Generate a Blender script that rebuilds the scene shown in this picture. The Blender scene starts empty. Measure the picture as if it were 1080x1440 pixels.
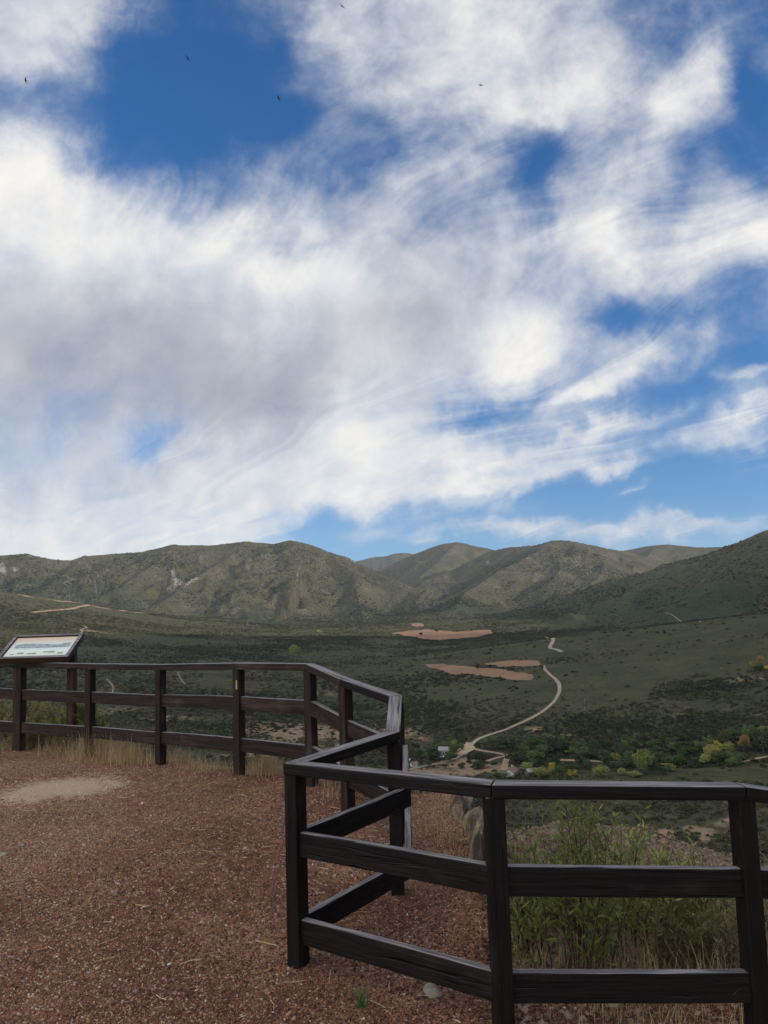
import bpy, bmesh, math, random
import numpy as np
from mathutils import Vector, Matrix

random.seed(7)
rng = np.random.default_rng(11)
scene = bpy.context.scene
COL = scene.collection
rad = math.radians

# ------------------------------------------------------------------ camera
F_PX, PITCH, ROLL, EYE = 1060.0, rad(6.0), rad(1.8), 1.70
fwd = np.array([0, math.cos(PITCH), math.sin(PITCH)])
_r0 = np.array([1.0, 0, 0]); _u0 = np.array([0, -math.sin(PITCH), math.cos(PITCH)])
c_r = math.cos(ROLL) * _r0 - math.sin(ROLL) * _u0
c_u = math.cos(ROLL) * _u0 + math.sin(ROLL) * _r0
cam_d = bpy.data.cameras.new('camera')
cam = bpy.data.objects.new('camera', cam_d); COL.objects.link(cam)
cam_d.sensor_fit = 'VERTICAL'; cam_d.sensor_height = 36.0
cam_d.lens = 36.0 * F_PX / 1440.0
cam_d.clip_start = 0.05; cam_d.clip_end = 60000
M = Matrix.Identity(4)
for i in range(3):
    M[i][0] = c_r[i]; M[i][1] = c_u[i]; M[i][2] = -fwd[i]
M[2][3] = EYE
cam.matrix_world = M
scene.camera = cam

def ray(x, y):
    """direction of a photograph pixel (1080 x 1440)"""
    return fwd + c_r * (x - 540) / F_PX - c_u * (y - 720) / F_PX
def slope_az(x, y):
    d = ray(x, y); h = math.hypot(d[0], d[1])
    return d[2] / h, math.atan2(d[0], d[1])
def at_rho(x, y, rho):
    s, a = slope_az(x, y)
    return np.array([rho * math.sin(a), rho * math.cos(a), EYE + s * rho])

# ------------------------------------------------------------------ light
SUN_AZ, SUN_EL = rad(110), rad(18)
sun_d = bpy.data.lights.new('sun', 'SUN'); sun = bpy.data.objects.new('sun', sun_d); COL.objects.link(sun)
sun_d.energy = 5.0; sun_d.angle = rad(2); sun_d.color = (1.0, 0.90, 0.76)
sdir = Vector((math.sin(SUN_AZ) * math.cos(SUN_EL), math.cos(SUN_AZ) * math.cos(SUN_EL), math.sin(SUN_EL)))
sun.rotation_euler = (-sdir).to_track_quat('-Z', 'Y').to_euler()
scene.view_settings.view_transform = 'Standard'; scene.view_settings.look = 'None'
scene.view_settings.gamma = 1.0; scene.view_settings.use_curve_mapping = False
scene.view_settings.exposure = 0.0

# ------------------------------------------------------------------ node helper
class NT:
    def __init__(self, nt): self.nt = nt
    def n(self, t, **kw):
        nd = self.nt.nodes.new(t)
        for k, v in kw.items(): setattr(nd, k, v)
        return nd
    def link(self, a, b): self.nt.links.new(a, b)
    def put(self, sock, v):
        if hasattr(v, 'is_output'): self.link(v, sock)
        else: sock.default_value = v
    def math(self, op, a, b=0.0, c=None, clamp=False):
        nd = self.n('ShaderNodeMath', operation=op, use_clamp=clamp)
        self.put(nd.inputs[0], a); self.put(nd.inputs[1], b)
        if c is not None: self.put(nd.inputs[2], c)
        return nd.outputs[0]
    def vmath(self, op, a, b=None, s=None):
        nd = self.n('ShaderNodeVectorMath', operation=op)
        self.put(nd.inputs[0], a)
        if b is not None: self.put(nd.inputs[1], b)
        if s is not None: self.put(nd.inputs['Scale'], s)
        return nd.outputs['Value'] if op in ('LENGTH', 'DOT_PRODUCT') else nd.outputs[0]
    def rng(self, v, a, b, c, d, smooth=True):
        nd = self.n('ShaderNodeMapRange', interpolation_type='SMOOTHSTEP' if smooth else 'LINEAR')
        self.put(nd.inputs['Value'], v)
        for nm, x in zip(('From Min', 'From Max', 'To Min', 'To Max'), (a, b, c, d)): self.put(nd.inputs[nm], x)
        return nd.outputs[0]
    def mix(self, f, a, b, blend='MIX'):
        nd = self.n('ShaderNodeMix', data_type='RGBA', blend_type=blend)
        self.put(nd.inputs[0], f); self.put(nd.inputs[6], a); self.put(nd.inputs[7], b)
        return nd.outputs[2]
    def noise(self, vec, scale, detail=4, rough=0.55, dist=0.0, dims='3D', col=False, lac=2.0):
        nd = self.n('ShaderNodeTexNoise', noise_dimensions=dims)
        self.put(nd.inputs['Vector'], vec); nd.inputs['Scale'].default_value = scale
        nd.inputs['Detail'].default_value = detail; nd.inputs['Roughness'].default_value = rough
        nd.inputs['Distortion'].default_value = dist; nd.inputs['Lacunarity'].default_value = lac
        return nd.outputs[1] if col else nd.outputs[0]
    def ramp(self, f, stops, interp='LINEAR'):
        nd = self.n('ShaderNodeValToRGB'); nd.color_ramp.interpolation = interp
        e = nd.color_ramp.elements
        while len(e) < len(stops): e.new(0.5)
        for k, (p, c) in enumerate(stops):
            e[k].position = p; e[k].color = (*c, 1.0)
        self.put(nd.inputs[0], f)
        return nd.outputs[0]
    def comb(self, x, y, z):
        nd = self.n('ShaderNodeCombineXYZ')
        for s, v in zip(nd.inputs, (x, y, z)): self.put(s, v)
        return nd.outputs[0]
    def mapping(self, vec, loc=(0, 0, 0), rot=(0, 0, 0), sc=(1, 1, 1), typ='POINT'):
        nd = self.n('ShaderNodeMapping', vector_type=typ)
        self.put(nd.inputs[0], vec)
        if typ != 'NORMAL': nd.inputs['Location'].default_value = loc
        nd.inputs['Rotation'].default_value = rot; nd.inputs['Scale'].default_value = sc
        return nd.outputs[0]

def srgb(r, g, b):
    f = lambda c: ((c / 255 + 0.055) / 1.055) ** 2.4 if c > 10 else c / 255 / 12.92
    return (f(r), f(g), f(b))

# ------------------------------------------------------------------ sky: Nishita air + procedural clouds
def build_world():
    w = bpy.data.worlds.new('World'); scene.world = w; w.use_nodes = True
    t = NT(w.node_tree); w.node_tree.nodes.clear()
    out = t.n('ShaderNodeOutputWorld'); bg = t.n('ShaderNodeBackground')
    STR = 0.1
    bg.inputs[1].default_value = STR
    t.link(bg.outputs[0], out.inputs[0])
    sky = t.n('ShaderNodeTexSky', sky_type='NISHITA'); sky.sun_disc = False
    sky.sun_elevation = SUN_EL; sky.sun_rotation = SUN_AZ
    sky.air_density = 1.0; sky.dust_density = 0.1; sky.ozone_density = 3.0
    hsv = t.n('ShaderNodeHueSaturation'); hsv.inputs['Saturation'].default_value = 1.28; hsv.inputs['Value'].default_value = SKY_GAIN; hsv.inputs['Hue'].default_value = 0.508
    t.link(sky.outputs[0], hsv.inputs['Color'])
    tc = t.n('ShaderNodeTexCoord'); d = tc.outputs['Generated']
    sep = t.n('ShaderNodeSeparateXYZ'); t.link(d, sep.inputs[0])
    dx, dy, dz = sep.outputs
    # bend the air's colour up a little so that the skyline stays blue
    lift = t.math('MULTIPLY_ADD', t.math('MAXIMUM', dz, 0.0), 0.9, 0.105)
    t.link(t.vmath('NORMALIZE', t.comb(dx, dy, lift)), sky.inputs[0])
    ay = t.math('MAXIMUM', t.math('ABSOLUTE', dy), 0.05)
    u = t.math('DIVIDE', dx, ay); v = t.math('DIVIDE', dz, ay)
    uv = t.comb(u, v, 0.0)                                     # sky chart round the north point
    zz = t.math('ADD', t.math('MAXIMUM', dz, 0.0), 0.16)
    q = t.comb(t.math('DIVIDE', dx, zz), t.math('DIVIDE', dy, zz), 0.0)   # plan of the cloud deck
    qs = t.mapping(q, rot=(0, 0, rad(-36)), sc=(1.0, 1.0, 1.0))
    curl = t.vmath('SUBTRACT', t.noise(qs, 0.75, 3, 0.5, dims='2D', col=True), (0.5, 0.5, 0.5))
    qs = t.vmath('ADD', qs, t.vmath('SCALE', curl, s=0.85))      # fibres bend and curl instead of running straight
    # soft wandering of the cloud outlines
    w1 = t.vmath('SCALE', t.vmath('SUBTRACT', t.noise(uv, 4.0, 2, 0.55, dims='2D', col=True), (0.5, 0.5, 0.5)), s=0.085)
    w2 = t.vmath('SCALE', t.vmath('SUBTRACT', t.noise(uv, 13.0, 4, 0.6, dims='2D', col=True), (0.5, 0.5, 0.5)), s=0.055)
    p = t.vmath('ADD', uv, t.vmath('ADD', w1, w2))

    NU = 240; U0, U1, V0, V1 = -0.62, 0.62, -0.02, 1.0
    gu, gv = np.meshgrid(np.linspace(U0, U1, NU), np.linspace(V0, V1, NU), indexing='ij')
    dv = np.stack([gu, np.ones_like(gu), gv], -1)
    kf = dv @ fwd; gx = 540 + F_PX * (dv @ c_r) / kf; gy = 720 - F_PX * (dv @ c_u) / kf
    def chart_field(rows, blobs=()):
        """how much cloud stands in each part of the sky, read from a coarse table and smoothed"""
        G = np.array([[int(c) for c in r] for r in rows], float) / 9.0
        fx = np.clip((gx - 30) / 60, 0, G.shape[1] - 1.001); fy = np.clip((gy - 30) / 60, 0, G.shape[0] - 1.001)
        ix = fx.astype(int); iy = fy.astype(int)
        sm = lambda z: z * z * (3 - 2 * z)
        ax = sm(fx - ix); ay_ = sm(fy - iy)
        A = (G[iy, ix] * (1 - ax) + G[iy, ix + 1] * ax) * (1 - ay_) + (G[iy + 1, ix] * (1 - ax) + G[iy + 1, ix + 1] * ax) * ay_
        for _ in range(14):
            A[1:-1, 1:-1] = (A[1:-1, 1:-1] * 2 + A[:-2, 1:-1] + A[2:, 1:-1] + A[1:-1, :-2] + A[1:-1, 2:]) / 6
        for (cx, cy, rx, ry, rot, wt) in blobs:
            ca, sa = math.cos(rad(rot)), math.sin(rad(rot))
            a_ = ((gx - cx) * ca + (gy - cy) * sa) / rx; b_ = (-(gx - cx) * sa + (gy - cy) * ca) / ry
            A += wt * np.exp(-(a_ * a_ + b_ * b_))
        return A
    def lay(vec, A, pairs):
        """the layout as node curves: a few products of a curve over u and a curve over v"""
        Um, S, Vt = np.linalg.svd(A, full_matrices=False)
        sp = t.n('ShaderNodeSeparateXYZ'); t.link(vec, sp.inputs[0])
        un = t.rng(sp.outputs[0], U0, U1, 0.0, 1.0, smooth=False); vn = t.rng(sp.outputs[1], V0, V1, 0.0, 1.0, smooth=False)
        uvec = t.comb(un, un, un); vvec = t.comb(vn, vn, vn)
        acc = None
        for k in range(pairs):
            outs = []
            for vecin, B in ((uvec, Um), (vvec, Vt.T)):
                nd = t.n('ShaderNodeVectorCurve'); mp = nd.mapping
                mp.use_clip = False
                for ch in range(3):
                    j = 3 * k + ch; y = B[:, j] * math.sqrt(S[j])
                    cm = mp.curves[ch]; xs = np.linspace(0, 1, NU)[::2]; ys = y[::2]
                    cm.points[0].location = (xs[0], ys[0]); cm.points[1].location = (xs[-1], ys[-1])
                    for x_, y_ in zip(xs[1:-1], ys[1:-1]): cm.points.new(x_, y_)
                    for pt in cm.points: pt.handle_type = 'VECTOR'
                mp.update()
                t.link(vecin, nd.inputs['Vector']); outs.append(nd.outputs[0])
            dd = t.vmath('DOT_PRODUCT', outs[0], outs[1])
            acc = dd if acc is None else t.math('ADD', acc, dd)
        return acc

    D = lay(p, chart_field(COVER, WISPS), 11)
    T = lay(p, chart_field(TONE), 6)
    ridge = lambda n: t.math('SUBTRACT', 0.5, t.math('ABSOLUTE', t.math('SUBTRACT', n, 0.5)))
    f1 = t.noise(t.mapping(qs, sc=(3.2, 1.0, 1.0)), 1.0, 6, 0.62, 1.0, '2D')
    f4 = t.noise(t.mapping(qs, rot=(0, 0, rad(-9)), sc=(9.0, 2.2, 1.0)), 1.0, 4, 0.60, 0.9, '2D')     # fine combed filaments       # wind-drawn fibres
    f2 = t.noise(t.vmath('ADD', uv, t.vmath('SCALE', w1, s=0.8)), 6.5, 7, 0.62, 0.0, '2D')     # ragged puffs
    n1 = t.math('SUBTRACT', f1, 0.5); n2 = t.math('SUBTRACT', f2, 0.5)
    n4 = t.math('MULTIPLY', t.math('SUBTRACT', f4, 0.5), t.rng(dz, 0.06, 0.36, 0.25, 1.0))
    tex = t.math('ADD', t.math('MULTIPLY', n4, 0.24), t.math('ADD', t.math('MULTIPLY', n1, 0.85), t.math('MULTIPLY', n2, 1.4)))
    edge = t.math('MULTIPLY', t.math('MULTIPLY', D, t.math('SUBTRACT', 1.12, D)), 3.2, clamp=True)
    Dn = t.math('ADD', D, t.math('MULTIPLY', tex, t.math('MULTIPLY_ADD', edge, 0.75, 0.10)))
    alpha = t.rng(Dn, 0.04, 1.14, 0.0, 1.0)
    Tn = t.math('ADD', t.math('SUBTRACT', T, 0.08), t.math('ADD', t.math('MULTIPLY', n2, 0.6), t.math('ADD', t.math('MULTIPLY', n1, 0.35), t.math('MULTIPLY', n4, 0.05))))
    K = 1.0 / STR
    cg = t.ramp(Tn, [(0.0, srgb(166, 169, 180)), (0.28, srgb(190, 192, 200)), (0.60, srgb(222, 224, 229)), (0.95, srgb(253, 250, 244))])
    col = t.vmath('SCALE', cg, s=K)
    # unseen clouds behind the viewpoint and overhead, boosted to brighten the foreground
    gain = t.math('ADD', t.rng(dy, 0.30, -0.35, 1.0, 2.5), t.rng(dz, 0.70, 0.95, 0.0, 0.9))
    col = t.vmath('SCALE', col, s=gain)
    final = t.mix(alpha, hsv.outputs[0], col)
    # below the horizon: dull ground bounce
    below = t.rng(dz, -0.02, -0.10, 0.0, 1.0)
    final = t.mix(below, final, tuple(c * K for c in (0.06, 0.06, 0.05)) + (1,))
    t.link(final, bg.inputs[0])
    w.cycles.sampling_method = 'MANUAL'; w.cycles.sample_map_resolution = 1024

SKY_GAIN = 1.5
# cover and brightness of the cloud, 0 to 9, one figure per patch of sky (left to right, zenith side first)
COVER = ['886211256787764443', '862000135787776462', '210000012567775761', '742102322344265532', '997653456665376466',
         '999997566777688578', '999999998888777575', '999999999999962443', '999999999999747421', '888899999964332002',
         '888478999997642013', '899999999974100000', '999988511111222222', '999976300000111111']
TONE = ['676666666677766565', '666666666777787787', '666666666667887876', '876666666666677766', '998765555666667777',
        '888888765555678689', '555567975455678787', '333345643358855666', '222223334569867666', '333221136787777678',
        '564645578888777788', '566556778888667666', '788888776666666666', '999987666666666666']
WISPS = [(820, 608, 150, 11, -8, 0.5), (1040, 598, 70, 9, -9, 0.5), (1035, 628, 70, 8, -7, .45), (1062, 541, 60, 8, -6, 0.45), (872, 652, 40, 9, -6, 0.75), (898, 685, 20, 4, -4, 0.85), (1000, 616, 60, 6, -8, .4),
         (880, 458, 60, 20, -4, -0.2), (690, 575, 100, 10, -10, -0.35), (215, 612, 36, 28, 0, -0.15), (740, 215, 70, 50, 30, -.03), (850, 545, 90, 12, -28, .45), (820, 560, 60, 7, -8, .35), (1050, 130, 30, 80, 15, -.2), (700, 672, 110, 14, -14, .3),
         (960, 130, 70, 26, -42, .3), (820, 120, 60, 40, -60, .15), (735, 735, 120, 5, -3, .22), (880, 740, 230, 12, -3, .6), (650, 752, 120, 8, -2, .35), (1000, 728, 120, 5, -4, .3), (780, 650, 120, 18, -13, .3), (520, 300, 40, 12, 20, .2), (445, 320, 26, 10, 5, .25), (1010, 480, 16, 50, 25, .2), (990, 520, 60, 7, -30, .2)]
build_world()

# ------------------------------------------------------------------ numeric helpers
def _hash(ix, iy, seed):
    h = (ix.astype(np.int64) * 374761393 + iy.astype(np.int64) * 668265263 + seed * 974711) & 0x7fffffff
    h = ((h ^ (h >> 13)) * 1274126177) & 0x7fffffff
    return ((h ^ (h >> 16)) & 0xffff) / 65535.0
def vnoise(x, y, seed=0):
    x = np.asarray(x, float); y = np.asarray(y, float)
    ix = np.floor(x); iy = np.floor(y); fx = x - ix; fy = y - iy
    fx = fx * fx * fx * (fx * (fx * 6 - 15) + 10); fy = fy * fy * fy * (fy * (fy * 6 - 15) + 10)
    a = _hash(ix, iy, seed); b = _hash(ix + 1, iy, seed); c = _hash(ix, iy + 1, seed); d = _hash(ix + 1, iy + 1, seed)
    return (a * (1 - fx) + b * fx) * (1 - fy) + (c * (1 - fx) + d * fx) * fy
def fbm(x, y, wl, octs=5, gain=0.5, seed=0):
    s = 0; a = 1; t_ = 0; ca, sa = 0.8, 0.6
    x = np.asarray(x, float) / wl; y = np.asarray(y, float) / wl
    for o in range(octs):
        s = s + a * (vnoise(x, y, seed + o * 17) - 0.5); t_ += a
        x, y = (x * ca - y * sa) * 2.03 + 11.3, (x * sa + y * ca) * 2.03 + 5.7; a *= gain
    return s / t_ * 2
def ridged(x, y, wl, octs=5, gain=0.5, seed=0):
    s = 0; a = 1; t_ = 0; ca, sa = 0.8, 0.6
    x = np.asarray(x, float) / wl; y = np.asarray(y, float) / wl
    for o in range(octs):
        s = s + a * (1 - np.abs(2 * vnoise(x, y, seed + o * 31) - 1)); t_ += a
        x, y = (x * ca - y * sa) * 2.03 + 3.1, (x * sa + y * ca) * 2.03 + 9.2; a *= gain
    return s / t_
def sstep(a, b, x):
    t_ = np.clip((x - a) / (b - a), 0, 1); return t_ * t_ * (3 - 2 * t_)

# ------------------------------------------------------------------ object helpers
def link(o, parent=None):
    COL.objects.link(o)
    if parent is not None: o.parent = parent
    return o
def tag(o, label=None, cat=None, group=None, kind=None):
    if label: o['label'] = label
    if cat: o['category'] = cat
    if group: o['group'] = group
    if kind: o['kind'] = kind
    return o
def mesh_np(name, verts, faces, mat=None, parent=None, smooth=False, attrs=None):
    """faces: (n,k) array or list of lists"""
    me = bpy.data.meshes.new(name)
    verts = np.asarray(verts, np.float32)
    if isinstance(faces, np.ndarray):
        n, k = faces.shape
        me.vertices.add(len(verts)); me.vertices.foreach_set('co', verts.ravel())
        me.loops.add(n * k); me.loops.foreach_set('vertex_index', faces.astype(np.int32).ravel())
        me.polygons.add(n); me.polygons.foreach_set('loop_start', np.arange(0, n * k, k, dtype=np.int32))
        me.update(calc_edges=True)
    else:
        me.from_pydata([tuple(map(float, v)) for v in verts], [], [tuple(f) for f in faces]); me.update()
    if smooth: me.polygons.foreach_set('use_smooth', np.ones(len(me.polygons), bool))
    for k, v in (attrs or {}).items():
        v = np.asarray(v, np.float32)
        at = me.attributes.new(k, 'FLOAT' if v.ndim == 1 else 'FLOAT_VECTOR', 'POINT')
        at.data.foreach_set('value' if v.ndim == 1 else 'vector', v.ravel())
    if mat is not None: me.materials.append(mat)
    o = bpy.data.objects.new(name, me)
    return link(o, parent)
def mesh_bm(name, bm, mat=None, parent=None, smooth=False):
    me = bpy.data.meshes.new(name); bm.normal_update(); bm.to_mesh(me); bm.free()
    if smooth: me.polygons.foreach_set('use_smooth', np.ones(len(me.polygons), bool))
    for m in (mat if isinstance(mat, (list, tuple)) else [mat]):
        if m is not None: me.materials.append(m)
    return link(bpy.data.objects.new(name, me), parent)
def empty(name, loc=(0, 0, 0), rz=0.0):
    o = bpy.data.objects.new(name, None); o.empty_display_size = 0.3; link(o)
    o.matrix_world = Matrix.Translation(Vector([float(v) for v in loc[:3]])) @ Matrix.Rotation(rz, 4, 'Z')
    return o
def copy_tree(o, parent=None):
    c = o.copy(); COL.objects.link(c); c.parent = parent
    for ch in o.children: copy_tree(ch, c)
    return c
def box_bm(bm, lo, hi):
    v = [bm.verts.new((x, y, z)) for x in (lo[0], hi[0]) for y in (lo[1], hi[1]) for z in (lo[2], hi[2])]
    for f in ((0, 1, 3, 2), (4, 6, 7, 5), (0, 4, 5, 1), (2, 3, 7, 6), (0, 2, 6, 4), (1, 5, 7, 3)): bm.faces.new([v[i] for i in f])
    return v
def bevel_all(bm, w, seg=2):
    bmesh.ops.bevel(bm, geom=list(bm.edges), offset=w, segments=seg, affect='EDGES', profile=0.6)

def new_mat(name):
    m = bpy.data.materials.new(name); m.use_nodes = True
    t = NT(m.node_tree); b = m.node_tree.nodes['Principled BSDF']
    return m, t, b
def bump(t, b, h, strength=0.5, dist=0.02):
    nd = t.n('ShaderNodeBump'); nd.inputs['Strength'].default_value = strength; nd.inputs['Distance'].default_value = dist
    t.link(h, nd.inputs['Height']); t.link(nd.outputs[0], b.inputs['Normal'])
def objco(t): return t.n('ShaderNodeTexCoord').outputs['Object']
def objrnd(t): return t.n('ShaderNodeObjectInfo').outputs['Random']
def attr(t, name, typ='GEOMETRY', out='Fac'):
    nd = t.n('ShaderNodeAttribute', attribute_type=typ, attribute_name=name); return nd.outputs[out]

# ------------------------------------------------------------------ the wide landscape: one sheet of terrain
# valley floor: height over rings (rows) at five bearings (columns), bearings given by photograph columns
COLX = np.array([-900, -300, 0, 270, 540, 810, 1080, 1500, 2200])
COLA = np.array([slope_az(x, 830)[1] for x in COLX])
RING = np.array([0, 24, 60, 120, 190, 250, 330, 400, 480, 600, 750, 900, 1100, 1400, 1800, 2300, 3000, 4500, 9500])
_n = lambda *a: list(a)
ZT = np.array([
    # 0   24   60  120  190  250  330  400  480  600  750  900 1100 1400 1800 2300 3000 4500 9500
    [-14, -15, -34, -58, -76, -84, -86, -84, -80, -70, -58, -40, -22,  10,  50,  60,  70,  60,  60],
    [-14, -15, -35, -60, -78, -86, -88, -86, -82, -74, -62, -46, -30,   0,  40,  40,  30,  20,  20],
    [-14, -15, -36, -62, -80, -87, -89, -88, -86, -79, -68, -57, -42, -16,  24,  10, -10, -20, -20],
    [-14, -15, -37, -63, -81, -88, -91, -92, -91, -85, -77, -71, -66, -61, -57, -52, -40, -30, -30],
    [-14, -15, -37, -64, -82, -89, -93, -94, -93, -90, -84, -81, -80, -80, -79, -74, -55, -40, -30],
    [-14, -15, -38, -66, -84, -89, -91, -93, -90, -79, -68, -57, -76, -74, -60, -46, -40, -30, -20],
    [-14, -15, -38, -64, -80, -84, -86, -89, -88, -71, -49, -36, -60, -46, -18,   0,  10,  10,  10],
    [-14, -15, -38, -62, -78, -82, -84, -84, -80, -62, -40, -28, -26, -10,  20,  50,  60,  60,  60],
    [-14, -15, -36, -58, -70, -74, -74, -70, -64, -50, -30, -18,  -5,  10,  40,  60,  60,  60,  60]], float)
from bisect import bisect
def pchip_ring(R):
    """monotone cubic along the rings for each bearing"""
    x = RING; out = np.zeros((len(COLX), len(R)))
    for i in range(len(COLX)):
        y = ZT[i]; h = np.diff(x); dl = np.diff(y) / h; m = np.zeros(len(x)); m[0] = dl[0]; m[-1] = dl[-1]
        for k in range(1, len(x) - 1):
            if dl[k - 1] * dl[k] > 0:
                w1 = 2 * h[k] + h[k - 1]; w2 = h[k] + 2 * h[k - 1]; m[k] = (w1 + w2) / (w1 / dl[k - 1] + w2 / dl[k])
        j = np.clip(np.searchsorted(x, R) - 1, 0, len(x) - 2); tt = np.clip((R - x[j]) / h[j], 0, 1)
        out[i] = (y[j] * (1 + 2 * tt) * (1 - tt) ** 2 + h[j] * m[j] * tt * (1 - tt) ** 2 + y[j + 1] * tt * tt * (3 - 2 * tt) + h[j] * m[j + 1] * tt * tt * (tt - 1))
    return out

def pts(*l): return [at_rho(x, y, r) for x, y, r in l]
L = 3000
RIDGES = [   # crest line (photo column, photo row, metres away), fall of the flank near the crest, softness
    (pts((-700, 760, 2300), (-300, 770, 2800), (-60, 778, L), (0, 781, L), (38, 778, L), (72, 786, L), (100, 789, L), (118, 783, L), (150, 780, L), (200, 776, L), (240, 767, L), (300, 767, L), (345, 762, L), (385, 765, L), (407, 760, L), (440, 767, L), (460, 776, L), (490, 784, 2980), (499, 792, 2960)), .42),
    (pts((499, 792, 2960), (530, 806, 2800), (575, 829, 2620), (620, 850, 2450), (655, 864, 2200)), .46),
    (pts((425, 766, L), (412, 790, 2800), (380, 822, 2550), (330, 858, 2280), (285, 880, 1950)), .44),
    (pts((350, 764, L), (318, 786, 2820), (270, 815, 2560), (225, 848, 2350), (180, 868, 2050)), .44),
    (pts((245, 768, L), (215, 795, 2800), (170, 825, 2550)), .42),
    (pts((118, 784, L), (95, 805, 2800), (60, 828, 2600)), .42),
    (pts((465, 778, L), (500, 810, 2720), (505, 848, 2450), (515, 876, 2050)), .46),
    (pts((380, 800, 6800), (470, 796, 6800), (500, 786, 6800), (530, 780, 6800), (565, 774, 6800), (588, 777, 6800), (640, 790, 6800)), .5),
    (pts((500, 815, 4300), (545, 796, 4300), (580, 780, 4300), (602, 771, 4300), (622, 764, 4300), (642, 762, 4300), (665, 767, 4300), (690, 771, 4300), (720, 782, 4300), (760, 800, 4300)), .52),
    (pts((642, 763, 4300), (615, 790, 4000), (590, 812, 3700)), .5),
    (pts((690, 775, 3600), (715, 769, 3550), (727, 769, 3500), (750, 767, 3450), (775, 761, 3400), (800, 760, 3400), (830, 767, 3450), (860, 773, 3500), (885, 776, 3550), (930, 790, 3600)), .46),
    (pts((788, 761, 3400), (755, 776, 3200), (722, 793, 3000), (690, 810, 2800), (655, 832, 2560), (640, 856, 2250)), .5),
    (pts((835, 768, 3450), (850, 792, 3150), (840, 815, 2850), (800, 838, 2500)), .46),
    (pts((780, 778, 3300), (790, 800, 3000), (770, 822, 2700)), .46),
    (pts((840, 782, 4200), (885, 773, 4200), (910, 768, 4200), (940, 766, 4200), (980, 769, 4200), (1030, 769, 4200), (1120, 766, 4200)), .46),
    (pts((920, 770, 4100), (900, 795, 3600), (890, 815, 3200)), .44),
    (pts((1700, 560, 1900), (1300, 670, 1950), (1150, 722, 2000), (1080, 745, 2000), (1062, 751, 2000), (1040, 761, 2000), (1020, 767, 2000), (1000, 775, 2000), (960, 789, 2000), (900, 808, 2020), (840, 826, 2050), (780, 843, 2080), (720, 860, 2100)), .36),
    (pts((1080, 746, 2000), (1050, 790, 1750), (1000, 830, 1500)), .34),
    (pts((960, 790, 2000), (920, 822, 1750), (880, 845, 1560)), .34),
]
def ridge_h(x, y, line, fall):
    best = np.full(x.shape, 1e9); zc = np.zeros(x.shape)
    L_ = np.array(line)
    for a, b in zip(L_[:-1], L_[1:]):
        ab = b[:2] - a[:2]; tt = np.clip(((x - a[0]) * ab[0] + (y - a[1]) * ab[1]) / (ab @ ab + 1e-9), 0, 1)
        d = np.hypot(x - a[0] - tt * ab[0], y - a[1] - tt * ab[1]); m = d < best
        best = np.where(m, d, best); zc = np.where(m, a[2] + tt * (b[2] - a[2]), zc)
    return zc, best
def smax(a, b, k):
    h = np.clip(0.5 + 0.5 * (a - b) / k, 0, 1); return b * (1 - h) + a * h + k * h * (1 - h)

def terrain_z(A, R):
    """height of the land at bearing A (1-d) and distance R (1-d) -> grid [A, R]"""
    ring = pchip_ring(R)
    j = np.clip(np.searchsorted(COLA, A) - 1, 0, len(COLA) - 2)
    tt = np.clip((A - COLA[j]) / (COLA[j + 1] - COLA[j]), 0, 1)
    # cubic (Catmull-Rom) across the bearings
    p0 = ring[np.maximum(j - 1, 0)]; p1 = ring[j]; p2 = ring[j + 1]; p3 = ring[np.minimum(j + 2, len(COLA) - 1)]
    tt = tt[:, None]
    base = 0.5 * (2 * p1 + (p2 - p0) * tt + (2 * p0 - 5 * p1 + 4 * p2 - p3) * tt ** 2 + (3 * p1 - p0 - 3 * p2 + p3) * tt ** 3)
    X = np.sin(A)[:, None] * R[None, :]; Y = np.cos(A)[:, None] * R[None, :]
    rr = np.broadcast_to(R[None, :], X.shape)
    # rolling ground
    roll_amp = np.clip((rr - 200) / 800, 0, 1) * 4 + np.clip((rr - 1000) / 1500, 0, 1) * 10
    z = base + roll_amp * fbm(X, Y, 260, 5, 0.45, 3) + np.clip((rr - 150) / 300, 0, 1) * 1.6 * fbm(X, Y, 45, 3, 0.5, 8)
    m = rr > 1250
    xs, ys = X[m], Y[m]
    zm = z[m]
    wx = xs + 55 * fbm(xs, ys, 420, 3, 0.5, 21); wy = ys + 55 * fbm(xs, ys, 420, 3, 0.5, 22)
    gul = ridged(xs, ys, 330, 5, 0.52, 40) - 0.62; gul2 = ridged(xs, ys, 105, 4, 0.55, 44) - 0.62
    for line, fall in RIDGES:
        zc, d0 = ridge_h(xs, ys, line, fall)
        _, d1 = ridge_h(wx, wy, line, fall)
        w = sstep(0, 260, d0); d = d0 * (1 - w) + np.maximum(d1, 0) * w
        h = zc - fall * d * (1 - 0.35 * sstep(0, 1300, d)) + gul * 125 * sstep(15, 380, d0) + gul * 9 + gul2 * 42 * sstep(10, 120, d0) + 5 * fbm(xs, ys, 70, 3, .55, 51) * sstep(0, 60, d0)
        h = h - 6 * sstep(0, 60, 60 - d0) * 0
        zm = smax(h, zm, 14)
    wr = sstep(1250, 1420, rr[m])
    z[m] = z[m] * (1 - wr) + (zm + 1.6 * fbm(xs, ys, 22, 2, .5, 61)) * wr
    # ridge added outside the view on the east side, shading valley and terrace
    zc, d = ridge_h(X, Y, [np.array([900.0, -2600, 400]), np.array([1000.0, -900, 470]), np.array([1010.0, 300, 470]), np.array([1040.0, 800, 430]), np.array([1150.0, 1050, 260]), np.array([1500.0, 1250, 200])], 0.8)
    hr = zc - 0.72 * d - 500 * (1 - sstep(0.53, 0.80, np.abs(A)))[:, None] + 22 * fbm(X, Y, 240, 4, .5, 77)
    z = np.where(rr > 300, np.maximum(z, hr), z)
    return X, Y, z

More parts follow.
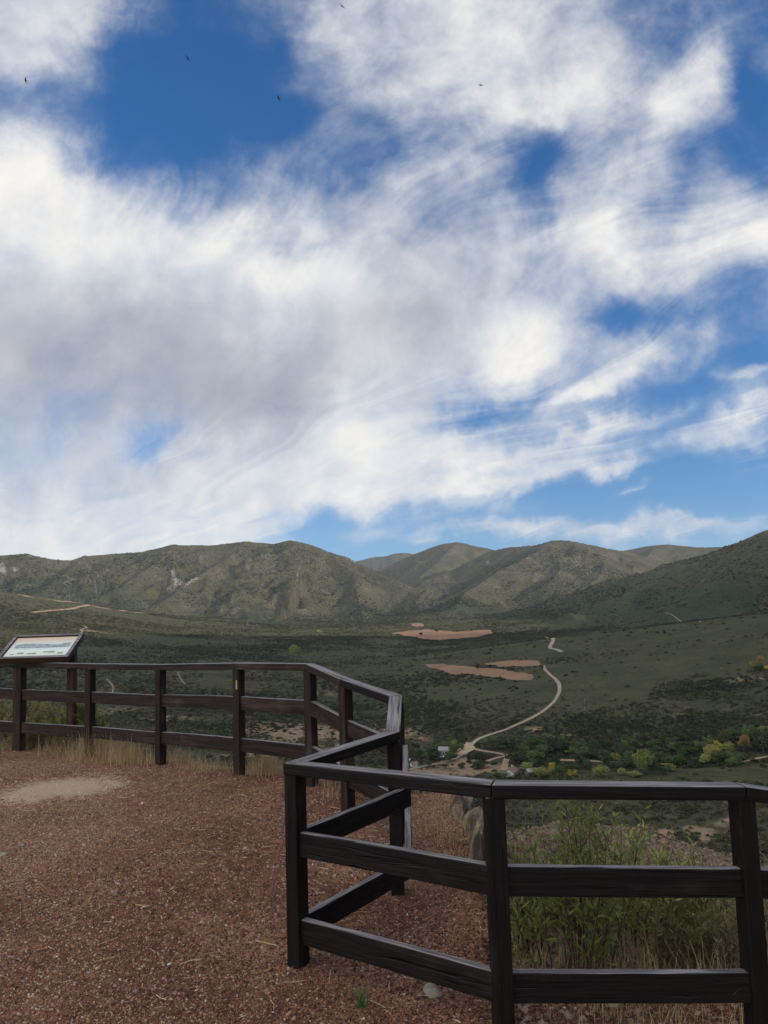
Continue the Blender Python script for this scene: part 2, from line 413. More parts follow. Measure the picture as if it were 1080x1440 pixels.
AZ = np.unique(np.concatenate([np.linspace(-math.pi, -0.72, 60), np.linspace(-0.72, -0.56, 40), np.linspace(-0.56, 0.56, 780), np.linspace(0.56, 0.72, 40), np.linspace(0.72, math.pi, 60)]))
RR = np.unique(np.concatenate([[8, 14, 20, 27, 36, 48, 62, 80, 100, 125, 150, 175, 200], np.arange(215, 700, 4.0), np.arange(700, 1300, 7.0), np.arange(1300, 2600, 11.0), np.arange(2600, 4600, 16.0), np.arange(4600, 9501, 140.0)]))
TX, TY, TZ = terrain_z(AZ, RR)

def ground(x, y):
    """terrain height under plan points, read from the very mesh"""
    x = np.asarray(x, float); y = np.asarray(y, float)
    a = np.arctan2(x, y); r = np.hypot(x, y)
    i = np.clip(np.searchsorted(AZ, a) - 1, 0, len(AZ) - 2); j = np.clip(np.searchsorted(RR, r) - 1, 0, len(RR) - 2)
    u_ = np.clip((a - AZ[i]) / (AZ[i + 1] - AZ[i]), 0, 1); v_ = np.clip((r - RR[j]) / (RR[j + 1] - RR[j]), 0, 1)
    return (TZ[i, j] * (1 - u_) + TZ[i + 1, j] * u_) * (1 - v_) + (TZ[i, j + 1] * (1 - u_) + TZ[i + 1, j + 1] * u_) * v_
def hit(x, y, rmin=210.0):
    """where the sight line of a photograph pixel meets the land"""
    s, a = slope_az(x, y)
    R = np.arange(rmin, 9000, 2.0)
    g = ground(R * math.sin(a), R * math.cos(a)); below = (EYE + s * R) <= g
    k = int(np.argmax(below)) if below.any() else len(R) - 1
    r = R[k]; return np.array([r * math.sin(a), r * math.cos(a), g[k]])

def mat_terrain():
    m, t, b = new_mat('scrub_land')
    tc = t.n('ShaderNodeTexCoord'); P = tc.outputs['Object']
    far = attr(t, 'far'); dry = attr(t, 'dry'); wood = attr(t, 'wood'); scree = attr(t, 'scree'); green = attr(t, 'green')
    big = t.noise(P, 0.006, 5, 0.6); mid = t.noise(P, 0.035, 5, 0.6); fine = t.noise(P, 0.22, 5, 0.65)
    spk = t.n('ShaderNodeTexVoronoi', feature='F1'); spk.inputs['Scale'].default_value = 0.16; t.link(P, spk.inputs['Vector'])
    spd = spk.outputs['Distance']
    dark = (0.036, 0.036, 0.020, 1); olive = (0.076, 0.070, 0.036, 1); tan = (0.24, 0.175, 0.105, 1); soil = (0.29, 0.185, 0.115, 1); grey = (0.16, 0.145, 0.125, 1)
    lift_ = None
    c = t.mix(t.rng(t.math('ADD', t.math('MULTIPLY', mid, 0.6), t.math('MULTIPLY', fine, 0.4)), 0.36, 0.62, 0, 1), dark, olive)
    # rounded bushes seen from above between paler ground
    bush = t.rng(t.math('ADD', spd, t.math('MULTIPLY', fine, 0.5)), 0.62, 0.95, 0, 1)
    c = t.mix(t.math('MULTIPLY', bush, t.math('MULTIPLY_ADD', far, 0.5, 0.22)), c, (0.088, 0.080, 0.046, 1))
    patch = t.rng(t.math('ADD', big, t.math('MULTIPLY', t.math('SUBTRACT', fine, 0.5), 0.5)), 0.56, 0.72, 0, 1)
    c = t.mix(t.math('MULTIPLY', patch, t.math('MULTIPLY_ADD', far, 0.5, 0.2)), c, (0.11, 0.094, 0.058, 1))
    c = t.mix(t.rng(green, .15, .7, 0, .95), c, t.mix(t.rng(t.math('ADD', t.math('MULTIPLY', fine, .35), t.math('MULTIPLY', mid, .65)), .35, .65, 0, 1), (0.050, 0.051, 0.024, 1), (0.078, 0.074, 0.035, 1)))
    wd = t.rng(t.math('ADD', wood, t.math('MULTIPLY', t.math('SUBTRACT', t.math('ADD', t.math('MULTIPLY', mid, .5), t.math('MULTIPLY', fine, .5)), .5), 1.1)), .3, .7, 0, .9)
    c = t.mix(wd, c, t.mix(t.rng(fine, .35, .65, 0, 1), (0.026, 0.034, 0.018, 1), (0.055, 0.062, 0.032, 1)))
    rk = t.rng(t.math('ADD', t.noise(P, 0.011, 6, .68), t.math('MULTIPLY', t.math('SUBTRACT', fine, .5), .4)), .50, .66, 0, .75)
    c = t.mix(t.math('MULTIPLY', rk, far), c, t.mix(t.rng(fine, .4, .62, 0, 1), (0.052, 0.046, 0.032, 1), (0.185, 0.152, 0.105, 1)))
    dr = t.rng(t.math('ADD', dry, t.math('MULTIPLY', t.math('SUBTRACT', t.math('ADD', t.math('MULTIPLY', mid, 0.5), t.math('MULTIPLY', fine, 0.5)), 0.5), 1.6)), 0.35, 0.75, 0, 1)
    c = t.mix(dr, c, t.mix(t.rng(fine, 0.4, 0.6, 0, 1), tan, soil))
    sc = t.rng(t.math('ADD', scree, t.math('MULTIPLY', t.math('SUBTRACT', fine, 0.5), 0.9)), 0.4, 0.7, 0, 1)
    c = t.mix(sc, c, t.mix(t.rng(fine, .4, .6, 0, 1), grey, (0.27, 0.245, 0.21, 1)))
    t.link(c, b.inputs['Base Color']); b.inputs['Roughness'].default_value = 0.95; b.inputs['Specular IOR Level'].default_value = 0.1
    h = t.math('ADD', t.math('MULTIPLY', spd, -1.0), t.math('MULTIPLY', fine, 1.2))
    bump(t, b, h, 0.8, 3.0)
    return m

def build_terrain():
    na, nr = len(AZ), len(RR)
    X, Y, Z = TX, TY, TZ
    far = sstep(1300, 2600, np.hypot(X, Y))
    dry = np.zeros_like(X); scree = np.zeros_like(X); green = np.zeros_like(X); wood = np.zeros_like(X)
    def spot(arr, px, py, rx, ry, rot=0.0, w=1.0, rmin=210.0):
        c = hit(px, py, rmin); az = math.atan2(c[0], c[1]) + rot
        dx_, dy_ = X - c[0], Y - c[1]; m = (np.abs(dx_) < 3 * max(rx, ry)) & (np.abs(dy_) < 3 * max(rx, ry))
        a_ = (dx_[m] * math.cos(az) - dy_[m] * math.sin(az)) / rx; b_ = (dx_[m] * math.sin(az) + dy_[m] * math.cos(az)) / ry
        arr[m] = np.maximum(arr[m], w * np.exp(-0.7 * (a_ * a_ + b_ * b_)))
    for s in ((430, 1030, 45, 40, .3, .8), (400, 1060, 40, 16, 0, .8), (505, 1045, 30, 14, 0, .75), (560, 1032, 18, 20, 0, .75), (600, 1088, 22, 14, 0, .9), (650, 1085, 20, 14, 0, .8), (690, 1080, 16, 12, 0, .9), (590, 1040, 12, 14, 0, .7), (640, 1075, 18, 16, 0, .8),
              (455, 975, 26, 20, .4, .55), (150, 1000, 30, 22, 0, .5), (250, 1010, 30, 18, .2, .55), (250, 1035, 14, 10, .2, .6), (80, 945, 30, 16, 0, .45), (750, 1025, 8, 9, 0, .85), (790, 1035, 10, 7, 0, .6), (920, 1065, 7, 10, .3, .75), (935, 1045, 5, 14, .4, .7),
              (930, 1175, 7, 11, .4, .8), (985, 1170, 6, 12, -.3, .8), (1020, 1155, 4, 10, .3, .7), (960, 1195, 8, 5, 0, .6), (1015, 1100, 5, 5, 0, .5), (1050, 955, 20, 12, 0, .6), (880, 935, 10, 8, 0, .4), (820, 965, 6, 20, .5, .35), (960, 1000, 6, 20, .4, .45),
              (130, 888, 40, 12, .4, .7), (270, 872, 60, 14, 0, .5), (600, 890, 60, 50, 0, .45), (560, 884, 60, 20, 0, .5), (700, 868, 60, 20, 0, .3), (870, 905, 14, 12, 0, .4), (1060, 1003, 14, 10, 0, .5), (1030, 1000, 14, 8, 0, .5)):
        spot(dry, *s)
    def run(x0, y0, x1, y1, w0, w1, wt=1.0):
        n_ = max(2, int(math.hypot(x1 - x0, y1 - y0) / 1.6))
        for k in range(n_ + 1):
            u_ = k / n_; w_ = w0 + (w1 - w0) * u_; spot(scree, x0 + (x1 - x0) * u_, y0 + (y1 - y0) * u_, w_, w_ * 1.6, 0, wt, 2000.0)
    for q in ((423, 796, 418, 809, 5, 8, .55), (434, 798, 427, 807, 4, 6, .5), (243, 802, 247, 820, 9, 8, .8), (250, 821, 262, 822, 6, 7, .75), (262, 822, 276, 813, 7, 9, .8), (132, 816, 136, 830, 5, 6, .55), (136, 834, 142, 838, 6, 5, .6), (152, 802, 140, 812, 5, 6, .6), (3, 795, 5, 808, 12, 10, .9), (18, 800, 24, 802, 9, 8, .8),
              (66, 804, 84, 810, 8, 8, .6), (95, 812, 108, 815, 7, 9, .6), (300, 800, 312, 792, 6, 6, .5), (122, 794, 142, 790, 6, 6, .6), (180, 805, 188, 798, 5, 5, .5), (458, 823, 462, 832, 4, 6, .4), (236, 829, 240, 826, 7, 7, .6), (170, 822, 158, 830, 5, 6, .5), (320, 815, 300, 826, 4, 4, .4), (495, 788, 499, 792, 12, 10, .7), (34, 783, 42, 782, 12, 12, .55), (483, 786, 490, 788, 8, 8, .45)):
        run(*q)
    for s in ():
        spot(scree, *s, rmin=2000.0)
    for s in ((90, 846, 260, 90, 0.1, 1.0, 1300), (230, 868, 200, 60, .1, .8, 1300), (1040, 1083, 120, 26, 0, .9, 210), (880, 1090, 40, 14, 0, .6, 210), (470, 920, 130, 60, 0, .55, 500), (900, 893, 170, 90, 0, .95, 500), (1000, 885, 130, 80, 0, .9, 500), (640, 918, 110, 50, 0, .85, 500), (760, 915, 70, 60, 0, .6, 500), (870, 950, 110, 90, 0, .95, 450), (960, 935, 110, 90, 0, .85, 450), (850, 990, 60, 60, 0, .6, 420), (660, 972, 80, 50, 0, .8, 450), (560, 940, 90, 70, 0, .7, 450), (250, 900, 150, 90, 0, .75, 500), (120, 915, 110, 70, 0, .6, 500), (400, 940, 100, 60, 0, .5, 450)):
        spot(green, *s[:6], rmin=float(s[6]))
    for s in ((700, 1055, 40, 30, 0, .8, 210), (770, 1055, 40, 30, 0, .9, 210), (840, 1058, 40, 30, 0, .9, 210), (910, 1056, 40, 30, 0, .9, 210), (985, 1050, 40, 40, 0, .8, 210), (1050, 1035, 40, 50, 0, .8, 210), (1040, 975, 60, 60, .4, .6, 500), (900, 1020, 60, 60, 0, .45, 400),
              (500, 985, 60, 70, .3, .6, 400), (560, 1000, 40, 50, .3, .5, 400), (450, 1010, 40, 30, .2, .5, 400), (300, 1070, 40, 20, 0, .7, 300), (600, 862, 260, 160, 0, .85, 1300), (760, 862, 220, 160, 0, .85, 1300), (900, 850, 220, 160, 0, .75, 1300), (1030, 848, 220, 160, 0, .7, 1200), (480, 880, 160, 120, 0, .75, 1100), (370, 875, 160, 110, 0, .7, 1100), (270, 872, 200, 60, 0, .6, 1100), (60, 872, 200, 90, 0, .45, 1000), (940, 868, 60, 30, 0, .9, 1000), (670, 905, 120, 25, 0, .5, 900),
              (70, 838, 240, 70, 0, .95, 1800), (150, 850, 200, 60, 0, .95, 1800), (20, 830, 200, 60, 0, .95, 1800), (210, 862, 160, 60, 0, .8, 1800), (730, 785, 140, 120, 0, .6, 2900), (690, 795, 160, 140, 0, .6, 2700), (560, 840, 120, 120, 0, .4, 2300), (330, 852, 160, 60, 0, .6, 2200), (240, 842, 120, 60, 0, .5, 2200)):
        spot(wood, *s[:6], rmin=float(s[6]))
    rng_ = np.arange(na - 1)[:, None] * nr + np.arange(nr - 1)[None, :]
    F = np.stack([rng_, rng_ + 1, rng_ + nr + 1, rng_ + nr], -1).reshape(-1, 4)
    V = np.stack([X, Y, Z], -1).reshape(-1, 3)
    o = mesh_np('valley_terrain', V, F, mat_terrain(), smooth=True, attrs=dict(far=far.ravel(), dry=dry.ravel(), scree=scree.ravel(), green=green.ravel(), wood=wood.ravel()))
    tag(o, kind='structure')
    return dry, green, wood

# ------------------------------------------------------------------ viewpoint terrace
POSTS = [('P0', (-80, 930), (-86, 1050)), ('P1', (31, 931), (28, 1058)), ('P2', (127, 933), (126, 1067)), ('P3', (226, 934), (226, 1077)),
         ('P4', (336, 932), (337, 1092)), ('P5', (435, 933), (439, 1106)), ('P6', (486, 954), (490, 1146)), ('A', (555, 978), (563, 1187)),
         ('B', (550, 1028), (560, 1266)), ('C', (412, 1072), (420, 1363)), ('D', (692, 1100), (709, 1458)), ('E', (1040, 1103), (1068, 1452)), ('F', (1230, 1130), (1270, 1470))]
FP = []
for _nm, _t, _b in POSTS:
    st, _ = slope_az(*_t); sb, az_ = slope_az(*_b)
    rho = 1.0 / (st - sb); FP.append(np.array([rho * math.sin(az_), rho * math.cos(az_), EYE + sb * rho]))
FP = np.array(FP)
_ctrl = np.vstack([FP, [[0, 0, 0.02], [-3, 0, 0.05], [3, 0, 0.0], [-6, 4, 0.06], [-3, 4, 0.02], [-9, 8, 0.1], [0.6, 6.3, 0.0], [4, 2, -0.12], [-8, -3, 0.1], [6, -3, 0.0], [-1.5, 5.5, 0.06], [0, 2.4, -0.08], [-1.4, 3, -0.06]]])
_ctrl = np.vstack([_ctrl])
RIM = np.array([(-12, 10.6), (-7.5, 10.0), (-5.3, 9.75), (-4.1, 9.35), (-3.1, 8.75), (-2.2, 8.2), (-1.3, 7.45), (-0.55, 6.95), (0.1, 6.7), (0.45, 6.85), (0.75, 6.9), (1.2, 7.75), (1.9, 8.0), (2.75, 7.6), (3.2, 6.7), (3.5, 5.9), (4.1, 5.3), (5.2, 4.9), (7, 4.8), (12, 4.7)])
STEP = np.array([(0.40, 3.2), (0.43, 3.9), (0.49, 4.5), (0.53, 5.0), (0.56, 5.9), (0.56, 7.4)])
def side_dist(x, y, line):
    """signed distance to a line, positive on its left (seen along the line)"""
    best = np.full(np.shape(x), 1e9); sg = np.ones(np.shape(x))
    for a, b in zip(line[:-1], line[1:]):
        ab = b - a; tt = np.clip(((x - a[0]) * ab[0] + (y - a[1]) * ab[1]) / (ab @ ab), 0, 1)
        d = np.hypot(x - a[0] - tt * ab[0], y - a[1] - tt * ab[1]); m = d < best
        cr = ab[0] * (y - a[1]) - ab[1] * (x - a[0])
        sg = np.where(m, np.sign(cr), sg); best = np.where(m, d, best)
    return best * sg
def terrace(x, y, rough=True):
    x = np.asarray(x, float); y = np.asarray(y, float)
    w = 0; zz = 0
    for cx, cy, cz in _ctrl:
        k = 1.0 / ((x - cx) ** 2 + (y - cy) ** 2 + 0.12) ** 1.6
        w = w + k; zz = zz + k * cz
    z = zz / w
    if rough: z = z + 0.018 * fbm(x, y, 0.9, 4, .5, 71)
    for cx, cy, cz in FP:      # gravel heaped against the posts
        z = z + 0.022 * np.exp(-((x - cx) ** 2 + (y - cy) ** 2) / 0.012)
    # lower ledge right of the rock step, outside the near fence
    e = -side_dist(x, y, STEP) + 0.10 * fbm(x, y, 0.5, 3, .6, 72)
    led = np.clip(y - 3.45, 0, 9); ledz = -0.17 - 0.165 * led + 0.10 * fbm(x, y, 1.3, 4, .55, 73)
    ledz = ledz + (0.20 + .14 * fbm(x, y, .45, 4, .6, 78)) * np.exp(-((x - 1.7) / 1.1) ** 4 - ((y - 7.35) / .6) ** 2)
    m = sstep(-0.02, 0.22, e) * sstep(3.3, 3.75, y)
    z = z * (1 - m) + np.minimum(z, ledz) * m
    # rim
    s = side_dist(x, y, RIM) + 0.16 * fbm(x, y, 0.8, 4, .6, 74)
    o_ = np.clip(s, 0, None)
    z = z - np.where(s > 0, 1.5 * o_ + 0.5 * np.minimum(o_, .3) / .3 * 0.3 + 0.5 * np.abs(fbm(x, y, 0.9, 4, .6, 75)) * np.minimum(o_, 1), 0.0)
    z = z - 0.05 * sstep(-0.35, 0, s)
    return z
def tz(x, y): return float(terrace(np.array([x]), np.array([y]))[0])
def hit_t(px, py, lift=0.0):
    """sight line of a photograph pixel on the terrace"""
    s, a = slope_az(px, py)
    R = np.arange(2.0, 12.0, 0.01); z = terrace(R * math.sin(a), R * math.cos(a)); b = (EYE + s * R) <= z + lift
    k = int(np.argmax(b)) if b.any() else len(R) - 1
    return np.array([R[k] * math.sin(a), R[k] * math.cos(a), z[k]])

SAND = hit_t(88, 1108)
def sand_w(x, y):
    a_ = (x - SAND[0]) / 0.60; b_ = (y - SAND[1]) / 0.50; w_ = 0.45 * fbm(x, y, 0.5, 4, .6, 79)
    return np.exp(-np.clip(a_ * a_ + b_ * b_ + w_, 0, 9) ** 1.3) * 1.1

def mat_gravel_ground():
    m, t, b = new_mat('red_gravel_earth')
    P = objco(t); sand = attr(t, 'sand'); ledge = attr(t, 'ledge')
    n1 = t.noise(P, 1.3, 5, .6); n2 = t.noise(P, 14, 5, .65); n3 = t.noise(P, 90, 3, .6)
    v = t.n('ShaderNodeTexVoronoi'); v.inputs['Scale'].default_value = 70; t.link(P, v.inputs['Vector'])
    c = t.mix(t.rng(n2, .32, .68, 0, 1), (0.108, 0.046, 0.027, 1), (0.285, 0.135, 0.078, 1))
    c = t.mix(t.rng(n1, .42, .66, 0, .55), c, (0.39, 0.215, 0.115, 1))
    c = t.mix(t.rng(t.noise(P, 0.45, 4, .55), .45, .68, 0, .6), c, (0.40, 0.235, 0.135, 1))
    sc = t.n('ShaderNodeSeparateColor'); t.link(v.outputs['Color'], sc.inputs[0])
    c = t.mix(t.math('MULTIPLY', t.rng(sc.outputs[0], .25, .9, 0, 1), .55), c, (0.085, 0.034, 0.020, 1))
    c = t.mix(t.rng(sc.outputs[1], .93, .95, 0, .8), c, (0.42, 0.33, 0.26, 1))
    sw = t.rng(t.math('ADD', sand, t.math('MULTIPLY', t.math('SUBTRACT', t.math('ADD', t.math('MULTIPLY', n2, .7), t.math('MULTIPLY', n1, .5)), .6), 2.2)), .25, .95, 0, .9)
    c = t.mix(sw, c, t.mix(t.rng(n3, .3, .7, 0, 1), (0.40, 0.27, 0.18, 1), (0.58, 0.44, 0.31, 1)))
    lw = t.rng(t.math('ADD', ledge, t.math('MULTIPLY', t.math('SUBTRACT', n2, .5), 1.2)), .3, .8, 0, 1)
    c = t.mix(lw, c, t.mix(t.rng(n2, .35, .65, 0, 1), (0.10, 0.070, 0.043, 1), (0.25, 0.185, 0.12, 1)))
    t.link(c, b.inputs['Base Color']); b.inputs['Roughness'].default_value = 0.95; b.inputs['Specular IOR Level'].default_value = 0.15
    h = t.math('ADD', t.math('MULTIPLY', v.outputs['Distance'], -0.7), t.math('ADD', t.math('MULTIPLY', n2, 1.2), t.math('MULTIPLY', n3, .4)))
    bump(t, b, h, 0.9, 0.02)
    return m
def build_terrace():
    gx_ = np.arange(-12, 8.01, 0.055); gy_ = np.arange(-5, 12.01, 0.055)
    X, Y = np.meshgrid(gx_, gy_, indexing='ij'); Z = terrace(X, Y)
    n, k = X.shape
    q = np.arange(n - 1)[:, None] * k + np.arange(k - 1)[None, :]
    Fc = np.stack([q, q + k, q + k + 1, q + 1], -1).reshape(-1, 4)
    keep = (Z.ravel()[Fc] > -7.0).all(1); Fc = Fc[keep]
    e = -side_dist(X, Y, STEP); s = side_dist(X, Y, RIM)
    ledge = np.maximum(sstep(-0.05, 0.3, e) * sstep(3.7, 4.3, Y), sstep(-0.25, 0.15, s))
    o = mesh_np('gravel_ground', np.stack([X, Y, Z], -1).reshape(-1, 3), Fc, mat_gravel_ground(), smooth=True, attrs=dict(sand=sand_w(X, Y).ravel(), ledge=ledge.ravel()))
    tag(o, kind='structure')

# ------------------------------------------------------------------ scatter (uncountable stuff only)
def scatter(name, protos, P, rot, scl, tint, kind='stuff'):
    me = bpy.data.meshes.new(name); n = len(P)
    me.vertices.add(n); me.vertices.foreach_set('co', np.asarray(P, np.float32).ravel())
    for nm, v, ty in (('rot', rot, 'FLOAT_VECTOR'), ('scl', scl, 'FLOAT_VECTOR'), ('tint', tint, 'FLOAT'), ('pick', rng.integers(0, len(protos), n), 'INT')):
        a = me.attributes.new(nm, ty, 'POINT'); v = np.asarray(v, np.int32 if ty == 'INT' else np.float32)
        a.data.foreach_set('vector' if ty == 'FLOAT_VECTOR' else 'value', v.ravel())
    o = link(bpy.data.objects.new(name, me)); tag(o, kind=kind)
    pc = bpy.data.collections.new(name + '_kinds')
    for p_ in protos: pc.objects.link(p_)
    ng = bpy.data.node_groups.new(name + '_scatter', 'GeometryNodeTree'); ng.is_modifier = True
    ng.interface.new_socket('Geometry', in_out='INPUT', socket_type='NodeSocketGeometry'); ng.interface.new_socket('Geometry', in_out='OUTPUT', socket_type='NodeSocketGeometry')
    N = ng.nodes; gi = N.new('NodeGroupInput'); go = N.new('NodeGroupOutput')
    iop = N.new('GeometryNodeInstanceOnPoints'); ci = N.new('GeometryNodeCollectionInfo'); ci.inputs['Collection'].default_value = pc; ci.inputs['Separate Children'].default_value = True; ci.inputs['Reset Children'].default_value = True
    def na(nm, ty):
        a = N.new('GeometryNodeInputNamedAttribute'); a.data_type = ty; a.inputs['Name'].default_value = nm; return a.outputs[0]
    lk = ng.links.new
    lk(gi.outputs[0], iop.inputs['Points']); lk(ci.outputs[0], iop.inputs['Instance']); iop.inputs['Pick Instance'].default_value = True
    lk(na('pick', 'INT'), iop.inputs['Instance Index'])
    e2r = N.new('FunctionNodeEulerToRotation'); lk(na('rot', 'FLOAT_VECTOR'), e2r.inputs[0]); lk(e2r.outputs[0], iop.inputs['Rotation'])
    lk(na('scl', 'FLOAT_VECTOR'), iop.inputs['Scale']); lk(iop.outputs[0], go.inputs[0])
    md = o.modifiers.new('scatter', 'NODES'); md.node_group = ng
    return o
def proto(name, verts, faces, mat, smooth=False):
    o = mesh_np(name, verts, faces, mat, smooth=smooth); COL.objects.unlink(o); return o

def leaf_cloud(n, shape, size, r_, flat=0.0):
    """n small tilted four-cornered leaf clumps; shape(k) -> centre points"""
    c = shape(n)
    th = r_.uniform(0, 2 * math.pi, n); el = np.arccos(r_.uniform(-1, 1, n))
    a = np.stack([np.sin(el) * np.cos(th), np.sin(el) * np.sin(th), np.cos(el) * (1 - flat)], -1)
    b = np.cross(a, r_.normal(size=(n, 3))); b /= np.linalg.norm(b, axis=1)[:, None] + 1e-9
    a2 = np.cross(b, a); s = (size * r_.uniform(0.6, 1.4, n))[:, None]
    V = np.stack([c + s * b, c + s * a2 * 0.8 , c - s * b * 0.9, c - s * a2 * .7], 1).reshape(-1, 3)
    return V, np.arange(4 * n).reshape(n, 4)

def mat_leaves(name, c1, c2, tint=None, typ='INSTANCER', trans=0.25, scale=1.0):
    m, t, b = new_mat(name)
    P = objco(t); n = t.noise(P, scale, 3, .6)
    r_ = objrnd(t) if tint is None else attr(t, tint, typ)
    isl = t.n('ShaderNodeNewGeometry').outputs['Random Per Island']
    f = t.math('ADD', t.math('MULTIPLY', n, .7), t.math('ADD', t.math('MULTIPLY', isl, .35), t.math('MULTIPLY', t.math('SUBTRACT', r_, .5), .5)))
    c = t.mix(t.rng(f, .25, .85, 0, 1), (*c1, 1), (*c2, 1))
    t.link(c, b.inputs['Base Color']); b.inputs['Roughness'].default_value = .75; b.inputs['Specular IOR Level'].default_value = .2
    tr = t.n('ShaderNodeBsdfTranslucent'); t.link(c, tr.inputs[0]); ms = t.n('ShaderNodeMixShader'); ms.inputs[0].default_value = trans
    out = [x for x in m.node_tree.nodes if x.type == 'OUTPUT_MATERIAL'][0]
    t.link(b.outputs[0], ms.inputs[1]); t.link(tr.outputs[0], ms.inputs[2]); t.link(ms.outputs[0], out.inputs[0])
    return m
def mat_scrub():
    m, t, b = new_mat('scrub_leaves')
    r_ = attr(t, 'tint', 'INSTANCER'); isl = t.n('ShaderNodeNewGeometry').outputs['Random Per Island']
    c = t.ramp(r_, [(0.0, (0.032, 0.035, 0.019)), (0.3, (0.050, 0.052, 0.026)), (0.55, (0.076, 0.073, 0.036)), (0.78, (0.12, 0.108, 0.058)), (1.0, (0.17, 0.135, 0.076))])
    c = t.mix(1.0, c, t.ramp(isl, [(0, (.65, .65, .65)), (1, (1.35, 1.35, 1.25))]), 'MULTIPLY')
    t.link(c, b.inputs['Base Color']); b.inputs['Roughness'].default_value = .85; b.inputs['Specular IOR Level'].default_value = .15
    return m

# ------------------------------------------------------------------ plan shapes: fields and tracks
FIELDS = [('FIELD_A', [(597, 935), (622, 934), (650, 937), (690, 940), (720, 944), (748, 950), (746, 957), (720, 957), (698, 954), (676, 952), (655, 948), (638, 949), (622, 944), (612, 940)]),
          ('FIELD_B', [(683, 934), (700, 931), (735, 930), (757, 930), (758, 936), (735, 938), (705, 938)]),
          ('FIELD_C', [(550, 891), (570, 888), (600, 885), (640, 889), (688, 886), (696, 891), (670, 896), (640, 899), (610, 901), (585, 897), (565, 894)]),
          ('FIELD_D', [(576, 878), (590, 876), (598, 879), (588, 882)]),
          ('FIELD_E', [(638, 1062), (650, 1052), (655, 1046), (662, 1046), (668, 1052), (664, 1057), (650, 1064)])]
TRACKS = [('main', [(652, 1062), (659, 1052), (668, 1042), (690, 1034), (705, 1029), (722, 1022), (742, 1013), (760, 1003), (775, 992), (785, 979), (788, 966), (781, 955), (772, 948), (766, 942), (764, 936), (752, 932)], 2.9, 'pale'),
          ('upper', [(790, 917), (782, 913), (772, 912), (776, 905), (779, 900), (772, 896), (756, 896), (745, 897)], 4.0, 'pale'),
          ('spur', [(664, 1054), (680, 1057), (700, 1060), (716, 1063), (711, 1070), (708, 1088)], 3.0, 'red'),
          ('cross', [(716, 1063), (700, 1066), (684, 1072)], 2.6, 'red'),
          ('meadow', [(555, 1090), (575, 1083), (600, 1077), (625, 1073), (645, 1066), (654, 1058)], 2.6, 'grey'),
          ('right', [(776, 1070), (800, 1071), (840, 1072), (880, 1073), (920, 1074), (945, 1076)], 3.0, 'red'),
          ('bank', [(1036, 1074), (1055, 1070), (1075, 1066), (1100, 1062)], 2.4, 'red'),
          ('hill', [(-20, 829), (20, 836), (60, 843), (100, 847), (130, 852), (165, 859), (200, 862)], 15.0, 'red'),
          ('hill2', [(45, 862), (80, 859), (112, 854), (130, 852)], 9.0, 'red'),
          ('slope', [(105, 894), (118, 889), (112, 886), (124, 883), (117, 880)], 2.2, 'grey'),
          ('gully', [(150, 955), (160, 966), (158, 975)], 1.1, 'red'), ('gully2', [(250, 945), (255, 957), (260, 962)], 1.0, 'red'), ('ridge_path', [(935, 862), (960, 868), (985, 875)], 1.6, 'grey')]
def plan(poly, rmin=210.0): return np.array([hit(x, y, rmin) for x, y in poly])
def resample(P, step):
    out = [P[0]]
    for a, b in zip(P[:-1], P[1:]):
        n = max(1, int(np.linalg.norm(b[:2] - a[:2]) / step))
        for k in range(1, n + 1): out.append(a + (b - a) * k / n)
    return np.array(out)
def smooth_line(P, it=3):
    for _ in range(it):
        Q = [P[0]]
        for a, b in zip(P[:-1], P[1:]): Q += [a * .75 + b * .25, a * .25 + b * .75]
        Q.append(P[-1]); P = np.array(Q)
    return P
def inside(x, y, poly):
    r_ = np.zeros(np.shape(x), bool); j = len(poly) - 1
    for i in range(len(poly)):
        xi, yi, xj, yj = poly[i][0], poly[i][1], poly[j][0], poly[j][1]
        r_ ^= ((yi > y) != (yj > y)) & (x < (xj - xi) * (y - yi) / (yj - yi + 1e-12) + xi); j = i
    return r_
def mat_soil(name, c1, c2, s=0.3):
    m, t, b = new_mat(name); P = objco(t); n = t.noise(P, s, 5, .65); n2 = t.noise(P, s * .12, 3, .5)
    c = t.mix(t.rng(t.math('ADD', t.math('MULTIPLY', n, .6), t.math('MULTIPLY', n2, .5)), .35, .75, 0, 1), (*c1, 1), (*c2, 1))
    wv = t.n('ShaderNodeTexWave'); t.link(t.mapping(P, rot=(0, 0, .5)), wv.inputs['Vector']); wv.inputs['Scale'].default_value = s * .45; wv.inputs['Distortion'].default_value = 3.0; wv.inputs['Detail'].default_value = 3.0
    c = t.mix(t.math('MULTIPLY', wv.outputs['Fac'], .22), c, tuple(v * .6 for v in c1) + (1,))
    c = t.mix(t.rng(t.noise(P, s * .35, 5, .7), .56, .70, 0, .75), c, (0.13, 0.115, 0.055, 1))
    t.link(c, b.inputs['Base Color']); b.inputs['Roughness'].default_value = 1.0; b.inputs['Specular IOR Level'].default_value = .05
    return m
FIELD_PLANS = []; TRACK_PLANS = []
